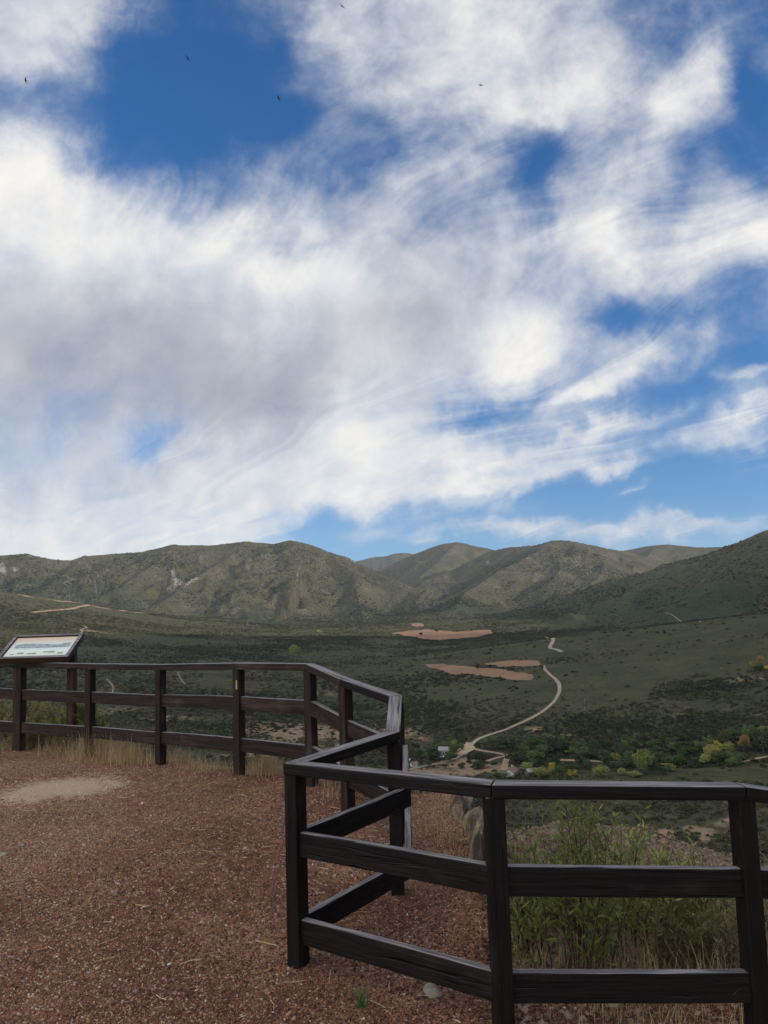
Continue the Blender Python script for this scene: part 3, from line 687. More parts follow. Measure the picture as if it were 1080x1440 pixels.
def build_fields_tracks():
    ms = mat_soil('ploughed_soil', (0.20, 0.118, 0.072), (0.32, 0.190, 0.115)); msand = mat_soil('pale_bare_earth', (0.34, 0.235, 0.14), (0.48, 0.34, 0.21))
    mt = {'pale': mat_soil('pale_track_dust', (0.28, 0.225, 0.16), (0.40, 0.325, 0.23), .5), 'red': mat_soil('red_track_dust', (0.26, 0.175, 0.115), (0.36, 0.25, 0.17), .5), 'grey': mat_soil('dry_track_dust', (0.25, 0.20, 0.13), (0.34, 0.27, 0.18), .5)}
    for nm, poly in FIELDS:
        C = plan(poly); C = np.vstack([C, C[:1]]); C = resample(C, 3.0)[:-1]
        jit = (5.0 if nm != 'FIELD_E' else 2.5) * np.stack([fbm(C[:, 0], C[:, 1], 22, 4, .65, 5), fbm(C[:, 0], C[:, 1], 22, 4, .65, 6)], -1); C[:, :2] += jit
        FIELD_PLANS.append(C)
        step = 3.0 if nm != 'FIELD_E' else 1.2
        lo = C[:, :2].min(0) - step; hi = C[:, :2].max(0) + step
        bm = bmesh.new(); vs = [bm.verts.new((p[0], p[1], 0)) for p in C]; bm.faces.new(vs)
        for ax in (0, 1):
            for v in np.arange(lo[ax], hi[ax], step * 2):
                no = [0, 0, 0]; no[ax] = 1; co = [0, 0, 0]; co[ax] = v
                bmesh.ops.bisect_plane(bm, geom=bm.verts[:] + bm.edges[:] + bm.faces[:], plane_co=co, plane_no=no)
        bmesh.ops.triangulate(bm, faces=bm.faces[:])
        co = np.array([v.co[:] for v in bm.verts]); z = ground(co[:, 0], co[:, 1])
        for v, zz_ in zip(bm.verts, z): v.co.z = zz_ + 0.35
        bm.normal_update()
        if sum(f.normal.z for f in bm.faces) < 0: bmesh.ops.reverse_faces(bm, faces=bm.faces[:])
        o = mesh_bm('ploughed_field' if nm != 'FIELD_E' else 'bare_ground', bm, ms if nm != 'FIELD_E' else msand); tag(o, kind='structure')
    for nm, line, w, mk in TRACKS:
        P = resample(smooth_line(plan(line, 1300.0 if nm.startswith('hill') else 210.0), 4), 3.0); TRACK_PLANS.append((P, w))
        T = np.gradient(P[:, :2], axis=0); T /= np.linalg.norm(T, axis=1)[:, None] + 1e-9; Nn = np.stack([-T[:, 1], T[:, 0]], -1)
        ww = w / 2 * (1 + 0.16 * fbm(P[:, 0], P[:, 1], 30, 2, .5, 9))[:, None]
        V = []
        for k in (-1, -.33, .33, 1):
            q = P[:, :2] + Nn * ww * k; V.append(np.stack([q[:, 0], q[:, 1], ground(q[:, 0], q[:, 1]) + (0.22 if not nm.startswith('hill') else 0.9)], -1))
        V = np.stack(V, 1).reshape(-1, 3); n = len(P); q = (np.arange(n - 1)[:, None] * 4 + np.arange(3)[None, :])
        Fc = np.stack([q, q + 4, q + 5, q + 1], -1).reshape(-1, 4)[:, ::-1]
        o = mesh_np('dirt_track' if nm not in ('main', 'upper') else 'dirt_road', V, Fc, mt[mk], smooth=True); tag(o, kind='structure')

def near_track(x, y):
    d = np.full(len(x), 1e9)
    for P, w in TRACK_PLANS:
        for i in range(0, len(P), 2):
            d = np.minimum(d, np.hypot(x - P[i, 0], y - P[i, 1]) - w / 2)
    return d

def build_scrub():
    ms = mat_scrub(); r_ = np.random.default_rng(5)
    def dome(n):
        d = r_.normal(size=(n, 3)); d /= np.linalg.norm(d, axis=1)[:, None]; rr_ = r_.uniform(.55, 1.0, n)[:, None]
        lump = 1 + .25 * np.sin(d[:, :1] * 4 + 1) * np.cos(d[:, 1:2] * 5)
        p = d * rr_ * lump; p[:, 2] = np.abs(p[:, 2]) * .85; return p
    protos = []
    for k in range(5):
        V, Fc = leaf_cloud(80, dome, 0.30, r_); protos.append(proto('bush_kind', V, Fc, ms))
    def ring(n, r0, r1, smin, smax, dens_wl, seed, thr):
        a = rng.uniform(-0.60, 0.60, n); r = np.sqrt(rng.uniform(r0 * r0, r1 * r1, n)); x = np.sin(a) * r; y = np.cos(a) * r
        dn = fbm(x, y, dens_wl, 4, .6, seed)
        i = np.clip(np.searchsorted(AZ, a) - 1, 0, len(AZ) - 2); j = np.clip(np.searchsorted(RR, r) - 1, 0, len(RR) - 2)
        dryv = DRY[i, j]
        keep = (dn + rng.uniform(-.35, .35, n) > thr) & (rng.uniform(0, 1, n) > dryv * 1.05) & ((rng.uniform(0, 1, n) > sstep(.08, .62, GREEN[i, j]) * .965) | (WOOD[i, j] > .3))
        wv = WOOD[i, j]
        x, y, dn, r, wv = x[keep], y[keep], dn[keep], r[keep], wv[keep]
        k2 = near_track(x, y) > 2.2
        for C in FIELD_PLANS: k2 &= ~inside(x, y, C)
        x, y, dn, wv = x[k2], y[k2], dn[k2], wv[k2]; m = len(x)
        s = smin + (smax - smin) * rng.beta(1.3, 3.0, m) * (1 + .5 * np.clip(dn, 0, 1)) * (1 + .55 * wv)
        P = np.stack([x, y, ground(x, y) - 0.12 * s], -1)
        tint = np.clip(.46 - .45 * dn + rng.normal(0, .17, m) - .14 * (s - smin) / (smax - smin) - .22 * wv, 0, 1)
        return P, s, tint
    parts_ = [ring(60000, 212, 620, .4, 2.0, 40, 81, -.22), ring(95000, 600, 1350, .65, 2.4, 80, 82, -.18), ring(120000, 1300, 3300, 1.0, 3.6, 160, 83, -.12)]
    parts_[2] = (parts_[2][0], parts_[2][1], np.clip(parts_[2][2] + .08, 0, 1))
    P = np.vstack([p[0] for p in parts_]); s = np.concatenate([p[1] for p in parts_]); tint = np.concatenate([p[2] for p in parts_]); n = len(P)
    rot = np.stack([rng.normal(0, .12, n), rng.normal(0, .12, n), rng.uniform(0, 6.283, n)], -1)
    scl = np.stack([s * rng.uniform(.85, 1.25, n), s * rng.uniform(.85, 1.25, n), s * rng.uniform(.7, 1.1, n)], -1)
    scatter('scrub', protos, P, rot, scl, tint)
    print('scrub', n)

def build_gravel():
    m, t, b = new_mat('gravel_chip')
    r_ = attr(t, 'tint', 'INSTANCER'); n = t.noise(objco(t), 2.0, 3, .6)
    c = t.ramp(r_, [(0, (0.050, 0.021, 0.014)), (.3, (0.132, 0.054, 0.031)), (.6, (0.255, 0.118, 0.066)), (.8, (0.40, 0.222, 0.127)), (.9, (0.48, 0.32, 0.19)), (.95, (0.52, 0.42, 0.31)), (1.0, (0.68, 0.61, 0.50))])
    c = t.mix(1.0, c, t.ramp(n, [(0.2, (.7, .7, .7)), (.8, (1.25, 1.25, 1.25))]), 'MULTIPLY')
    t.link(c, b.inputs['Base Color']); b.inputs['Roughness'].default_value = .85; b.inputs['Specular IOR Level'].default_value = .25
    pr = []; rr_ = np.random.default_rng(3)
    for k in range(5):
        bm = bmesh.new(); bmesh.ops.create_icosphere(bm, subdivisions=1, radius=1.0)
        for v in bm.verts:
            v.co *= rr_.uniform(.65, 1.2); v.co.z *= .55
        V = np.array([v.co[:] for v in bm.verts]); Fc = np.array([[v.index for v in f.verts] for f in bm.faces]); bm.free(); pr.append(proto('chip_kind', V, Fc, m))
    n = 310000
    a = rng.uniform(-.58, .56, n); r = 2.3 + 8.0 * rng.uniform(0, 1, n) ** 1.25
    x, y = np.sin(a) * r, np.cos(a) * r
    s_ = side_dist(x, y, RIM); e = -side_dist(x, y, STEP)
    keep = (s_ < -0.06) & ~((e > .05) & (y > 3.9) & (rng.uniform(0, 1, n) > .10)) & (rng.uniform(0, 1, n) > sand_w(x, y) * .75)
    keep &= (fbm(x, y, .5, 3, .5, 91) + rng.uniform(-.8, .8, n) > -.50 + .55 * sstep(.0, .5, fbm(x, y, 1.9, 3, .5, 95)))
    x, y = x[keep], y[keep]; n = len(x)
    s = .0034 + .0090 * rng.beta(1.0, 4.8, n); big = rng.uniform(0, 1, n) > .99; s[big] *= rng.uniform(1.4, 2.2, big.sum())
    P = np.stack([x, y, terrace(x, y) + s * .2], -1)
    rot = np.stack([rng.normal(0, .7, n), rng.normal(0, .7, n), rng.uniform(0, 6.28, n)], -1)
    scl = np.stack([s * rng.uniform(.8, 1.6, n), s * rng.uniform(.7, 1.2, n), s * rng.uniform(.7, 1.2, n)], -1)
    tint = np.clip(rng.beta(1.5, 1.9, n) * .92 + .22 * fbm(x, y, 1.4, 3, .5, 92) - .05 * (x + .5), 0, .92); pale = rng.uniform(0, 1, n); tint = np.where(pale > .989, rng.uniform(.9, 1.0, n), tint)
    tint = np.where(rng.uniform(0, 1, n) < sand_w(x, y) * .9, rng.uniform(.88, .97, n), tint)
    scatter('gravel', pr, P, rot, scl, tint)
    print('gravel', n)

# ------------------------------------------------------------------ timber fence
def mat_wood(name, c1, c2, c3, rough=.42):
    m, t, b = new_mat(name)
    P = objco(t); r_ = objrnd(t)
    off = t.comb(t.math('MULTIPLY', r_, 37.0), t.math('MULTIPLY', r_, 11.0), t.math('MULTIPLY', r_, 23.0))
    Pv = t.vmath('ADD', P, off)
    g = t.noise(t.mapping(Pv, sc=(2.2, 60, 60)), 1.0, 4, .65, .3); g2 = t.noise(t.mapping(Pv, sc=(1.1, 9, 9)), 1.0, 4, .6); n = t.noise(Pv, 5, 4, .6)
    c = t.mix(t.rng(g, .34, .68, 0, 1), (*c1, 1), (*c2, 1))
    c = t.mix(t.math('MULTIPLY', t.rng(t.math('ADD', g2, t.math('MULTIPLY', t.math('SUBTRACT', n, .5), .6)), .52, .75, 0, 1), .7), c, (*c3, 1))
    # upward faces paler: weathering, with the sky's reflection painted into the colour
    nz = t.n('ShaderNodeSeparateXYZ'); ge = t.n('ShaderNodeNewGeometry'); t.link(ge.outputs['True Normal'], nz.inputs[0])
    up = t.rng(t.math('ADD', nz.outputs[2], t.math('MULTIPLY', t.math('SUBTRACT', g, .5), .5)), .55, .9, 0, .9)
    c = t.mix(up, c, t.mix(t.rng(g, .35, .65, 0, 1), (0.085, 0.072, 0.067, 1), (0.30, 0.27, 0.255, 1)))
    t.link(c, b.inputs['Base Color']); b.inputs['Specular IOR Level'].default_value = .2
    t.link(t.rng(n, .3, .7, rough - .08, rough + .14), b.inputs['Roughness'])
    crk = t.rng(t.noise(t.mapping(Pv, sc=(1.3, 26, 26)), 1.0, 3, .5, .6), .62, .68, 0, 1)
    dk = t.mix(t.math('MULTIPLY', crk, .75), c, (0.004, 0.003, 0.003, 1)); t.link(dk, b.inputs['Base Color'])
    bump(t, b, t.math('SUBTRACT', t.math('ADD', g, t.math('MULTIPLY', g2, .8)), t.math('MULTIPLY', crk, .9)), .9, .006)
    return m
def board(name, p, q, w, h, mat, parent, bev=.006, up=(0, 0, 1), lean=0.0):
    """a squared timber from p to q; local x runs along it, w across, h upright"""
    p, q = Vector(p), Vector(q); x = (q - p); Ln = x.length; x.normalize(); y = Vector(up).cross(x).normalized(); z = x.cross(y)
    bm = bmesh.new(); box_bm(bm, (-Ln / 2, -w / 2, -h / 2), (Ln / 2, w / 2, h / 2)); bevel_all(bm, bev, 2)
    for xc in np.linspace(-Ln / 2, Ln / 2, 9)[1:-1]: bmesh.ops.bisect_plane(bm, geom=bm.verts[:] + bm.edges[:] + bm.faces[:], plane_co=(xc, 0, 0), plane_no=(1, 0, 0))
    # a few cuts and a slight wander so that edges are not ruler-straight
    rr_ = random.Random(hash((round(p.x, 3), round(q.y, 3), round(p.z, 3))) & 0xffff)
    for v in bm.verts:
        ph = v.co.x * 3.1 + rr_.random() * 0; v.co.y += .0035 * math.sin(ph + p.x * 7) + rr_.gauss(0, .0007); v.co.z += .004 * math.sin(ph * .7 + p.y * 5) + rr_.gauss(0, .0007)
    o = mesh_bm(name, bm, mat, parent)
    mw = Matrix.Identity(4)
    for i in range(3): mw[i][0], mw[i][1], mw[i][2], mw[i][3] = x[i], y[i], z[i], (p[i] + q[i]) / 2
    o.matrix_world = mw
    return o
def post(name, base, top, w, ang, mat, parent, bev=.006):
    p, q = Vector(base), Vector(top); h = (q - p).length
    bm = bmesh.new(); box_bm(bm, (0, -w / 2, -w / 2), (h, w / 2, w / 2)); bevel_all(bm, bev, 2)
    o = mesh_bm(name, bm, mat, parent)
    mw = Matrix.Translation(p) @ Matrix.Rotation(ang, 4, 'Z') @ Matrix.Rotation(-math.pi / 2, 4, 'Y')
    o.matrix_world = mw; return o
def build_fence():
    root = empty('wooden_fence', (0, 0, 0))
    tag(root, 'dark brown timber post and rail fence zigzagging along the edge of the red gravel terrace', 'fence')
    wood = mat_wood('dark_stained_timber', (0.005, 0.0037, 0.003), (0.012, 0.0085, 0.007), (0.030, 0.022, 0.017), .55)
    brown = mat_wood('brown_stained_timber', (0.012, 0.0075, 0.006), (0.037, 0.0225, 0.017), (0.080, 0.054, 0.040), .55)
    n = len(FP); H = 1.0; PW = 0.080
    D2 = [FP[i + 1][:2] - FP[i][:2] for i in range(n - 1)]; D2 = [d / np.linalg.norm(d) for d in D2]
    tops = FP.copy(); tops[:, 2] += H
    names = [p[0] for p in POSTS]
    for i in range(n):
        d = D2[min(i, n - 2)]
        if names[i] in ('P5',): d = D2[i - 1]
        if names[i] in ('B',): d = np.array([1.0, 0.0])
        if names[i] == 'A': d = D2[i - 1]
        ang = math.atan2(d[1], d[0])
        b_ = FP[i].copy(); b_[2] -= 0.25
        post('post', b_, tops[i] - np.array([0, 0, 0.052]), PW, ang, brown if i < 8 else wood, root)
    # hand rail, mitred at every corner
    W2, TH = 0.046, 0.058
    nrm = [np.array([-d[1], d[0]]) for d in D2]
    def mit(i, side):
        if i == 0: return FP[0][:2] + side * W2 * nrm[0]
        if i == n - 1: return FP[-1][:2] + side * W2 * nrm[-1]
        a = nrm[i - 1] + nrm[i]; k = a @ a
        v = 2 * a / k; L_ = np.linalg.norm(v)
        if L_ > 1.9: v = v / L_ * 1.9
        return FP[i][:2] + side * W2 * v
    for i in range(n - 1):
        P4 = [mit(i, 1), mit(i, -1), mit(i + 1, -1), mit(i + 1, 1)]; g = 0.002 * D2[i]
        P4[0] = P4[0] + g; P4[1] = P4[1] + g; P4[2] = P4[2] - g; P4[3] = P4[3] - g
        c0, c1 = tops[i], tops[i + 1]; mid = (c0 + c1) / 2; x = Vector(c1 - c0).normalized(); y = Vector((0, 0, 1)).cross(x).normalized(); z = x.cross(y)
        mw = Matrix.Identity(4)
        for k in range(3): mw[k][0], mw[k][1], mw[k][2], mw[k][3] = x[k], y[k], z[k], mid[k]
        inv = mw.inverted(); bm = bmesh.new(); vs = []
        for dz in (-TH, 0.0):
            for k, pp in enumerate(P4):
                zt = c0[2] if k < 2 else c1[2]
                vs.append(bm.verts.new(inv @ Vector((pp[0], pp[1], zt + dz))))
        for f in ((0, 1, 2, 3), (7, 6, 5, 4), (0, 4, 5, 1), (1, 5, 6, 2), (2, 6, 7, 3), (3, 7, 4, 0)): bm.faces.new([vs[k] for k in f])
        bmesh.ops.recalc_face_normals(bm, faces=bm.faces[:]); bevel_all(bm, .007, 2)
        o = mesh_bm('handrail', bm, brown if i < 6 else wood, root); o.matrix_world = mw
    # side rails
    for i in range(n - 1):
        for fr, key in (((0.70, 'm'), (0.335, 'l')) if i < 7 else ((0.665, 'm'), (0.25, 'l'))):
            a = FP[i].copy(); b_ = FP[i + 1].copy(); a[2] += fr - .06; b_[2] += fr - .06
            ext = 0.0
            if names[i] == 'B': a[:2] -= nrm[i] * -0.058 * 1; a[:2] -= D2[i] * 0.07
            if names[i] == 'A': a[:2] += np.array([0.060, 0.0]); b_[:2] += np.array([0.064, -0.02])
            if names[i] == 'C' : a[:2] += D2[i] * 0.03
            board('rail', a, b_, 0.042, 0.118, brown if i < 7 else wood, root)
    # old way mark painted on one post
    i = names.index('P4'); d = D2[3]; ym = mat_plain('worn_yellow_paint', (0.36, 0.27, 0.13), .9)
    nn = np.array([d[1], -d[0]])
    c = FP[i][:2] + nn * (PW / 2 + .0015) + d * .022
    bm = bmesh.new(); box_bm(bm, (-.010, -.0015, -.04), (.010, .0015, .04)); o = mesh_bm('paint_mark', bm, ym, root)
    o.matrix_world = Matrix.Translation((c[0], c[1], FP[i][2] + .81)) @ Matrix.Rotation(math.atan2(d[1], d[0]), 4, 'Z')
    return root
def mat_plain(name, col, rough=.6, noise=.25, sc=20):
    m, t, b = new_mat(name); n = t.noise(objco(t), sc, 4, .6)
    t.link(t.mix(t.rng(n, .3, .7, 0, 1), tuple(c * (1 - noise) for c in col) + (1,), tuple(min(c * (1 + noise), 1) for c in col) + (1,)), b.inputs['Base Color'])
    b.inputs['Roughness'].default_value = rough; return m

# ------------------------------------------------------------------ orientation board
def build_board():
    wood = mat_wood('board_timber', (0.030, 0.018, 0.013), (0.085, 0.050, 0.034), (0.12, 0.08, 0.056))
    c = at_rho(58, 910, 9.55); tilt = rad(27); Wd, Hd = 0.80, 0.52
    root = empty('information_board', (c[0], c[1], tz(c[0], c[1] - .2)))
    tag(root, 'sloping framed panorama board on two dark posts behind the fence', 'information board')
    rot = Matrix.Translation(Vector(c)) @ Matrix.Rotation(rad(1), 4, 'Z') @ Matrix.Rotation(tilt, 4, 'X')
    def slab(name, lo, hi, mat, bev=.004):
        bm = bmesh.new(); box_bm(bm, lo, hi); bevel_all(bm, bev, 1); o = mesh_bm(name, bm, mat, root); o.matrix_world = rot; return o
    fw = .045
    slab('frame', (-Wd / 2, -Hd / 2, -.02), (Wd / 2, -Hd / 2 + fw, .022), wood); slab('frame', (-Wd / 2, Hd / 2 - fw, -.02), (Wd / 2, Hd / 2, .022), wood)
    slab('frame', (-Wd / 2, -Hd / 2 + fw + .001, -.02), (-Wd / 2 + fw, Hd / 2 - fw - .001, .021), wood); slab('frame', (Wd / 2 - fw, -Hd / 2 + fw + .001, -.02), (Wd / 2, Hd / 2 - fw - .001, .021), wood)
    slab('backing', (-Wd / 2 + .01, -Hd / 2 + .01, -.055), (Wd / 2 - .01, Hd / 2 - .01, -.021), wood)
    iw, ih = Wd / 2 - fw - .002, Hd / 2 - fw - .002
    m, t, b = new_mat('printed_panel'); P = objco(t); sp = t.n('ShaderNodeSeparateXYZ'); t.link(P, sp.inputs[0])
    v = t.rng(sp.outputs[1], -ih, ih, 0, 1, smooth=False)
    base = t.ramp(v, [(0, (.62, .66, .50)), (.30, (.70, .74, .60)), (.55, (.60, .66, .64)), (.74, (.66, .62, .48)), (.84, (.66, .50, .33)), (1, (.68, .54, .38))])
    t.link(base, b.inputs['Base Color']); b.inputs['Roughness'].default_value = .25
    pn = slab('printed_panel', (-iw, -ih, -.02), (iw, ih, .004), m, .001)
    mg = mat_plain('printed_hills', (0.27, 0.31, 0.31), .3, .35, 30); mk = mat_plain('printed_ink', (0.24, 0.26, 0.20), .35)
    xs = np.linspace(-iw * .86, iw * .9, 40); top = .062 + .035 * np.array([fbm(np.array([x]), np.array([0.]), .16, 3, .5, 3)[0] for x in xs]); bot = -.018 + .02 * np.array([fbm(np.array([x]), np.array([5.]), .2, 3, .5, 4)[0] for x in xs])
    V = [(x, y_, .0065) for x, y_ in zip(xs, bot)] + [(x, y_, .0065) for x, y_ in zip(xs, top)]
    Fc = [[k, k + 1, 41 + k, 40 + k] for k in range(39)]
    o = mesh_np('printed_picture', V, Fc, mg, pn)
    r_ = random.Random(4)
    for k in range(7):
        x0 = -iw * .8 + k * iw * .24 + r_.uniform(-.02, .02); y0 = -ih + .05 + r_.uniform(0, .05); bm = bmesh.new(); x1 = x0 + r_.uniform(.03, .07)
        box_bm(bm, (x0, y0, .0052), (x1, y0 + r_.uniform(.012, .03), .0072)); mesh_bm('printed_sketch', bm, mk, pn)
    for sx in (-1, 1):
        bx = Vector(c) + Vector((sx * .33 + (.05 if sx < 0 else 0), .06, 0)); bz = tz(bx.x, bx.y)
        post('post', (bx.x, bx.y, min(bz - .3, -.4)), (bx.x, bx.y, c[2] - .03 + .02), .085, 0, wood, root)

# ------------------------------------------------------------------ plants on the terrace
def leafy_plant(name, base, height, spread, nst, leaf, mats, seed, lean=(0, 0), upright=.75, nleaf=46, leafw=.16):
    """a bushy plant: forked woody stems and narrow leaves in pairs"""
    r_ = np.random.default_rng(seed); root = empty(name, tuple(base))
    SV, SF, LV, LF = [], [], [], []
    def tube(P, r0, r1):
        k0 = len(SV)
        for i, p in enumerate(P):
            r = r0 + (r1 - r0) * i / (len(P) - 1)
            for a in range(4): SV.append((p[0] + r * math.cos(a * 1.571), p[1] + r * math.sin(a * 1.571), p[2]))
        for i in range(len(P) - 1):
            for a in range(4): SF.append((k0 + 4 * i + a, k0 + 4 * i + (a + 1) % 4, k0 + 4 * i + 4 + (a + 1) % 4, k0 + 4 * i + 4 + a))
    def leafat(p, d, L_):
        side = np.cross(d, r_.normal(size=3)); side /= np.linalg.norm(side) + 1e-9; up = np.cross(side, d)
        k = len(LV); w = L_ * leafw
        LV.extend([p, p + d * L_ * .45 + side * w - up * w * .3, p + d * L_ - up * L_ * .12, p + d * L_ * .45 - side * w - up * w * .3]); LF.append((k, k + 1, k + 2, k + 3))
    for s in range(nst):
        az = r_.uniform(0, 6.283); rr_ = spread * math.sqrt(r_.uniform(.02, 1)); h = height * r_.uniform(.5, 1.0) * (1 - .35 * rr_ / spread)
        tip = np.array([rr_ * math.cos(az) + lean[0] * h, rr_ * math.sin(az) + lean[1] * h, h]); root_p = np.array([.5 * rr_ * math.cos(az), .5 * rr_ * math.sin(az), -.05])
        ctl = root_p * .5 + tip * .5; ctl[:2] = root_p[:2] + (tip[:2] - root_p[:2]) * (1 - upright) + r_.normal(0, .03, 2) * height; ctl[2] = h * .45
        ts = np.linspace(0, 1, 8); P = [(1 - u_) ** 2 * root_p + 2 * u_ * (1 - u_) * ctl + u_ * u_ * tip + r_.normal(0, .006, 3) * (u_ > 0) for u_ in ts]
        tube(P, .0042, .0014)
        twigs = [(P, .25)]
        for b_ in range(r_.integers(5, 9)):
            i = r_.integers(2, 7); d = r_.normal(size=3); d[2] = abs(d[2]) + .8; d /= np.linalg.norm(d); L_ = height * r_.uniform(.10, .28)
            Q = [P[i] + d * L_ * k / 4 + np.array([0, 0, .02 * k * k * .1]) for k in range(5)]; tube(Q, .0020, .0009); twigs.append((Q, 0.1))
        for Q, st in twigs:
            m_ = int(nleaf * (1 if Q is P else .35))
            for k in range(m_):
                u_ = st + (1 - st) * r_.uniform(0, 1) ** .7; x_ = u_ * (len(Q) - 1); i = min(int(x_), len(Q) - 2); p = Q[i] + (Q[i + 1] - Q[i]) * (x_ - i)
                d = Q[i + 1] - Q[i]; d = d / (np.linalg.norm(d) + 1e-9); o_ = r_.normal(size=3); o_ -= d * (o_ @ d); o_ /= np.linalg.norm(o_)
                dd = o_ * .8 + d * .55 + np.array([0, 0, .1]); dd /= np.linalg.norm(dd); leafat(p, dd, leaf * r_.uniform(.6, 1.25))
    st_ = mesh_np('stems', np.array(SV), np.array(SF), mats[0], root)
    lv_ = mesh_np('leaves', np.array(LV), np.array(LF), mats[1], root)
    return root
def build_plants():
    stem = mat_plain('dark_twig', (0.055, 0.030, 0.022), .8, .4); stem2 = mat_plain('dry_twig', (0.16, 0.11, 0.07), .85, .4)
    g1 = mat_leaves('narrow_green_leaf', (0.17, 0.195, 0.055), (0.46, 0.46, 0.17), trans=.5, scale=6)
    g2 = mat_leaves('olive_leaf', (0.14, 0.14, 0.05), (0.38, 0.34, 0.14), trans=.45, scale=4)
    g3 = mat_leaves('brownish_leaf', (0.17, 0.125, 0.06), (0.40, 0.31, 0.16), trans=.25, scale=5)
    g4 = mat_leaves('bright_grass_green', (0.055, 0.14, 0.035), (0.12, 0.25, 0.07), trans=.3, scale=9)
    spec = [  # px base, height, spread, stems, leaf, materials, label
        ((800, 1375), .98, .42, 24, .060, (stem, g1), 'tall green narrow-leaved shrub just beyond the rails, its two topmost sprigs above the middle rail', 'shrub'),
        ((880, 1345), .84, .42, 24, .056, (stem, g1), 'bushy green shrub in the middle of the bay between the two nearest posts', 'shrub'),
        ((955, 1345), .62, .34, 24, .05, (stem, g1), 'lower loose green shrub with bare reddish stems near the far right post', 'shrub'),
        ((735, 1335), .48, .20, 18, .05, (stem, g1), 'small green shrub tucked against the right side of the near middle post', 'shrub'),
        ((1010, 1310), .42, .22, 18, .042, (stem2, g3), 'thin brownish dry shrub behind the rightmost post', 'shrub'),
        ((900, 1272), .34, .40, 26, .04, (stem2, g2), 'low spreading olive shrub on the pale ledge beyond the taller shrubs', 'shrub')]
    spec += [((765, 1300), .50, .30, 26, .045, (stem2, g2), 'spreading olive shrub low in the left half of the near bay', 'shrub'), ((905, 1300), .46, .34, 28, .042, (stem2, g3), 'twiggy brownish shrub between the tall green shrub and the far right post', 'shrub'),
             ((830, 1285), .40, .42, 30, .042, (stem, g2), 'low olive shrub filling the space behind the two tall green shrubs', 'shrub'), ((975, 1372), .44, .24, 22, .045, (stem2, g2), 'olive shrub with thin upright stems beside the dry grass', 'shrub'), ((1070, 1330), .45, .24, 20, .045, (stem2, g2), 'olive shrub outside the rightmost post', 'shrub'), ((1035, 1385), .5, .12, 9, .03, (stem2, g3), 'sparse dry brown stalks just left of the rightmost post', 'shrub')]
    for k, (px, h, sp, ns, lf, mt, lab, cat) in enumerate(spec):
        p = hit_t(*px); root = leafy_plant('shrub', p, h, sp, ns, lf, mt, 100 + k, nleaf=27, leafw=.10); tag(root, lab, cat, 'shrubs beyond the near rails')
    spec = [((14, 1052), .72, .55, 46, .05, (stem2, g2), 'olive green shrub at the left edge of the fence, behind the leftmost post'),
            ((60, 1050), .34, .40, 34, .045, (stem, g2), 'low dark shrub under the information board'),
            ((120, 1040), .72, .26, 30, .05, (stem, g1), 'upright green shrub behind the fence post beside the information board'),
            ((252, 1082), .26, .34, 26, .045, (stem, g1), 'low green shrub growing over the rim between two left posts')]
    for k, (px, h, sp, ns, lf, mt, lab) in enumerate(spec):
        s, a = slope_az(*px); R = np.arange(8.2, 11.5, .01); x, y = R * math.sin(a), R * math.cos(a)
        b = side_dist(x, y, FPL) > (.5 if k != 3 else .75); i = int(np.argmax(b)); p = np.array([x[i], y[i], tz(x[i], y[i])])
        root = leafy_plant('shrub', p, h, sp, ns, lf, mt, 200 + k, nleaf=46, leafw=.17); tag(root, lab, 'shrub', 'shrubs behind the left fence')
    # green sprout on the gravel
    p = hit_t(508, 1416); r_ = np.random.default_rng(9); V, Fc = [], []
    for k in range(26):
        az = r_.uniform(0, 6.28); L_ = r_.uniform(.05, .12); out = r_.uniform(.01, .055); b0 = r_.normal(0, .012, 2); w = .0032
        for j in range(4):
            u_ = j / 3; c = np.array([b0[0] + out * u_ * u_ * math.cos(az), b0[1] + out * u_ * u_ * math.sin(az), L_ * u_ * (1 - .18 * u_)]); sd = np.array([-math.sin(az), math.cos(az), 0]) * w * (1 - u_ * .85)
            V += [c - sd, c + sd]
        k0 = len(V) - 8; Fc += [(k0 + 2 * j, k0 + 2 * j + 1, k0 + 2 * j + 3, k0 + 2 * j + 2) for j in range(3)]
    o = mesh_np('grass_tuft', np.array(V), np.array(Fc), g4); o.location = p; tag(o, 'small bright green grass tuft on the gravel in front of the near corner', 'grass tuft')

FPL = FP[:, :2]
def blades(name, groups, mat, label=None):
    """loose dry grass: curved blades in many tussocks"""
    r_ = np.random.default_rng(31); V, Fc = [], []
    for (pos, n, rad_, h0, h1, w0) in groups:
        for k in range(n):
            q = pos[:2] + r_.normal(0, rad_, 2); zb = tz(q[0], q[1]) if k % 6 == 0 or k == 0 else zb; az = r_.uniform(0, 6.28); L_ = r_.uniform(h0, h1); out = L_ * r_.uniform(.05, .75); w = w0 * r_.uniform(.6, 1.3)
            for j in range(4):
                u_ = j / 3; c = np.array([q[0] + out * u_ ** 1.7 * math.cos(az), q[1] + out * u_ ** 1.7 * math.sin(az), zb - .01 + L_ * u_ * (1 - .25 * u_ * out / L_)]); sd = np.array([-math.sin(az), math.cos(az), 0]) * w * (1 - u_ * .8)
                V += [c - sd, c + sd]
            k0 = len(V) - 8; Fc += [(k0 + 2 * j, k0 + 2 * j + 1, k0 + 2 * j + 3, k0 + 2 * j + 2) for j in range(3)]
    o = mesh_np(name, np.array(V), np.array(Fc), mat); tag(o, kind='stuff'); return o
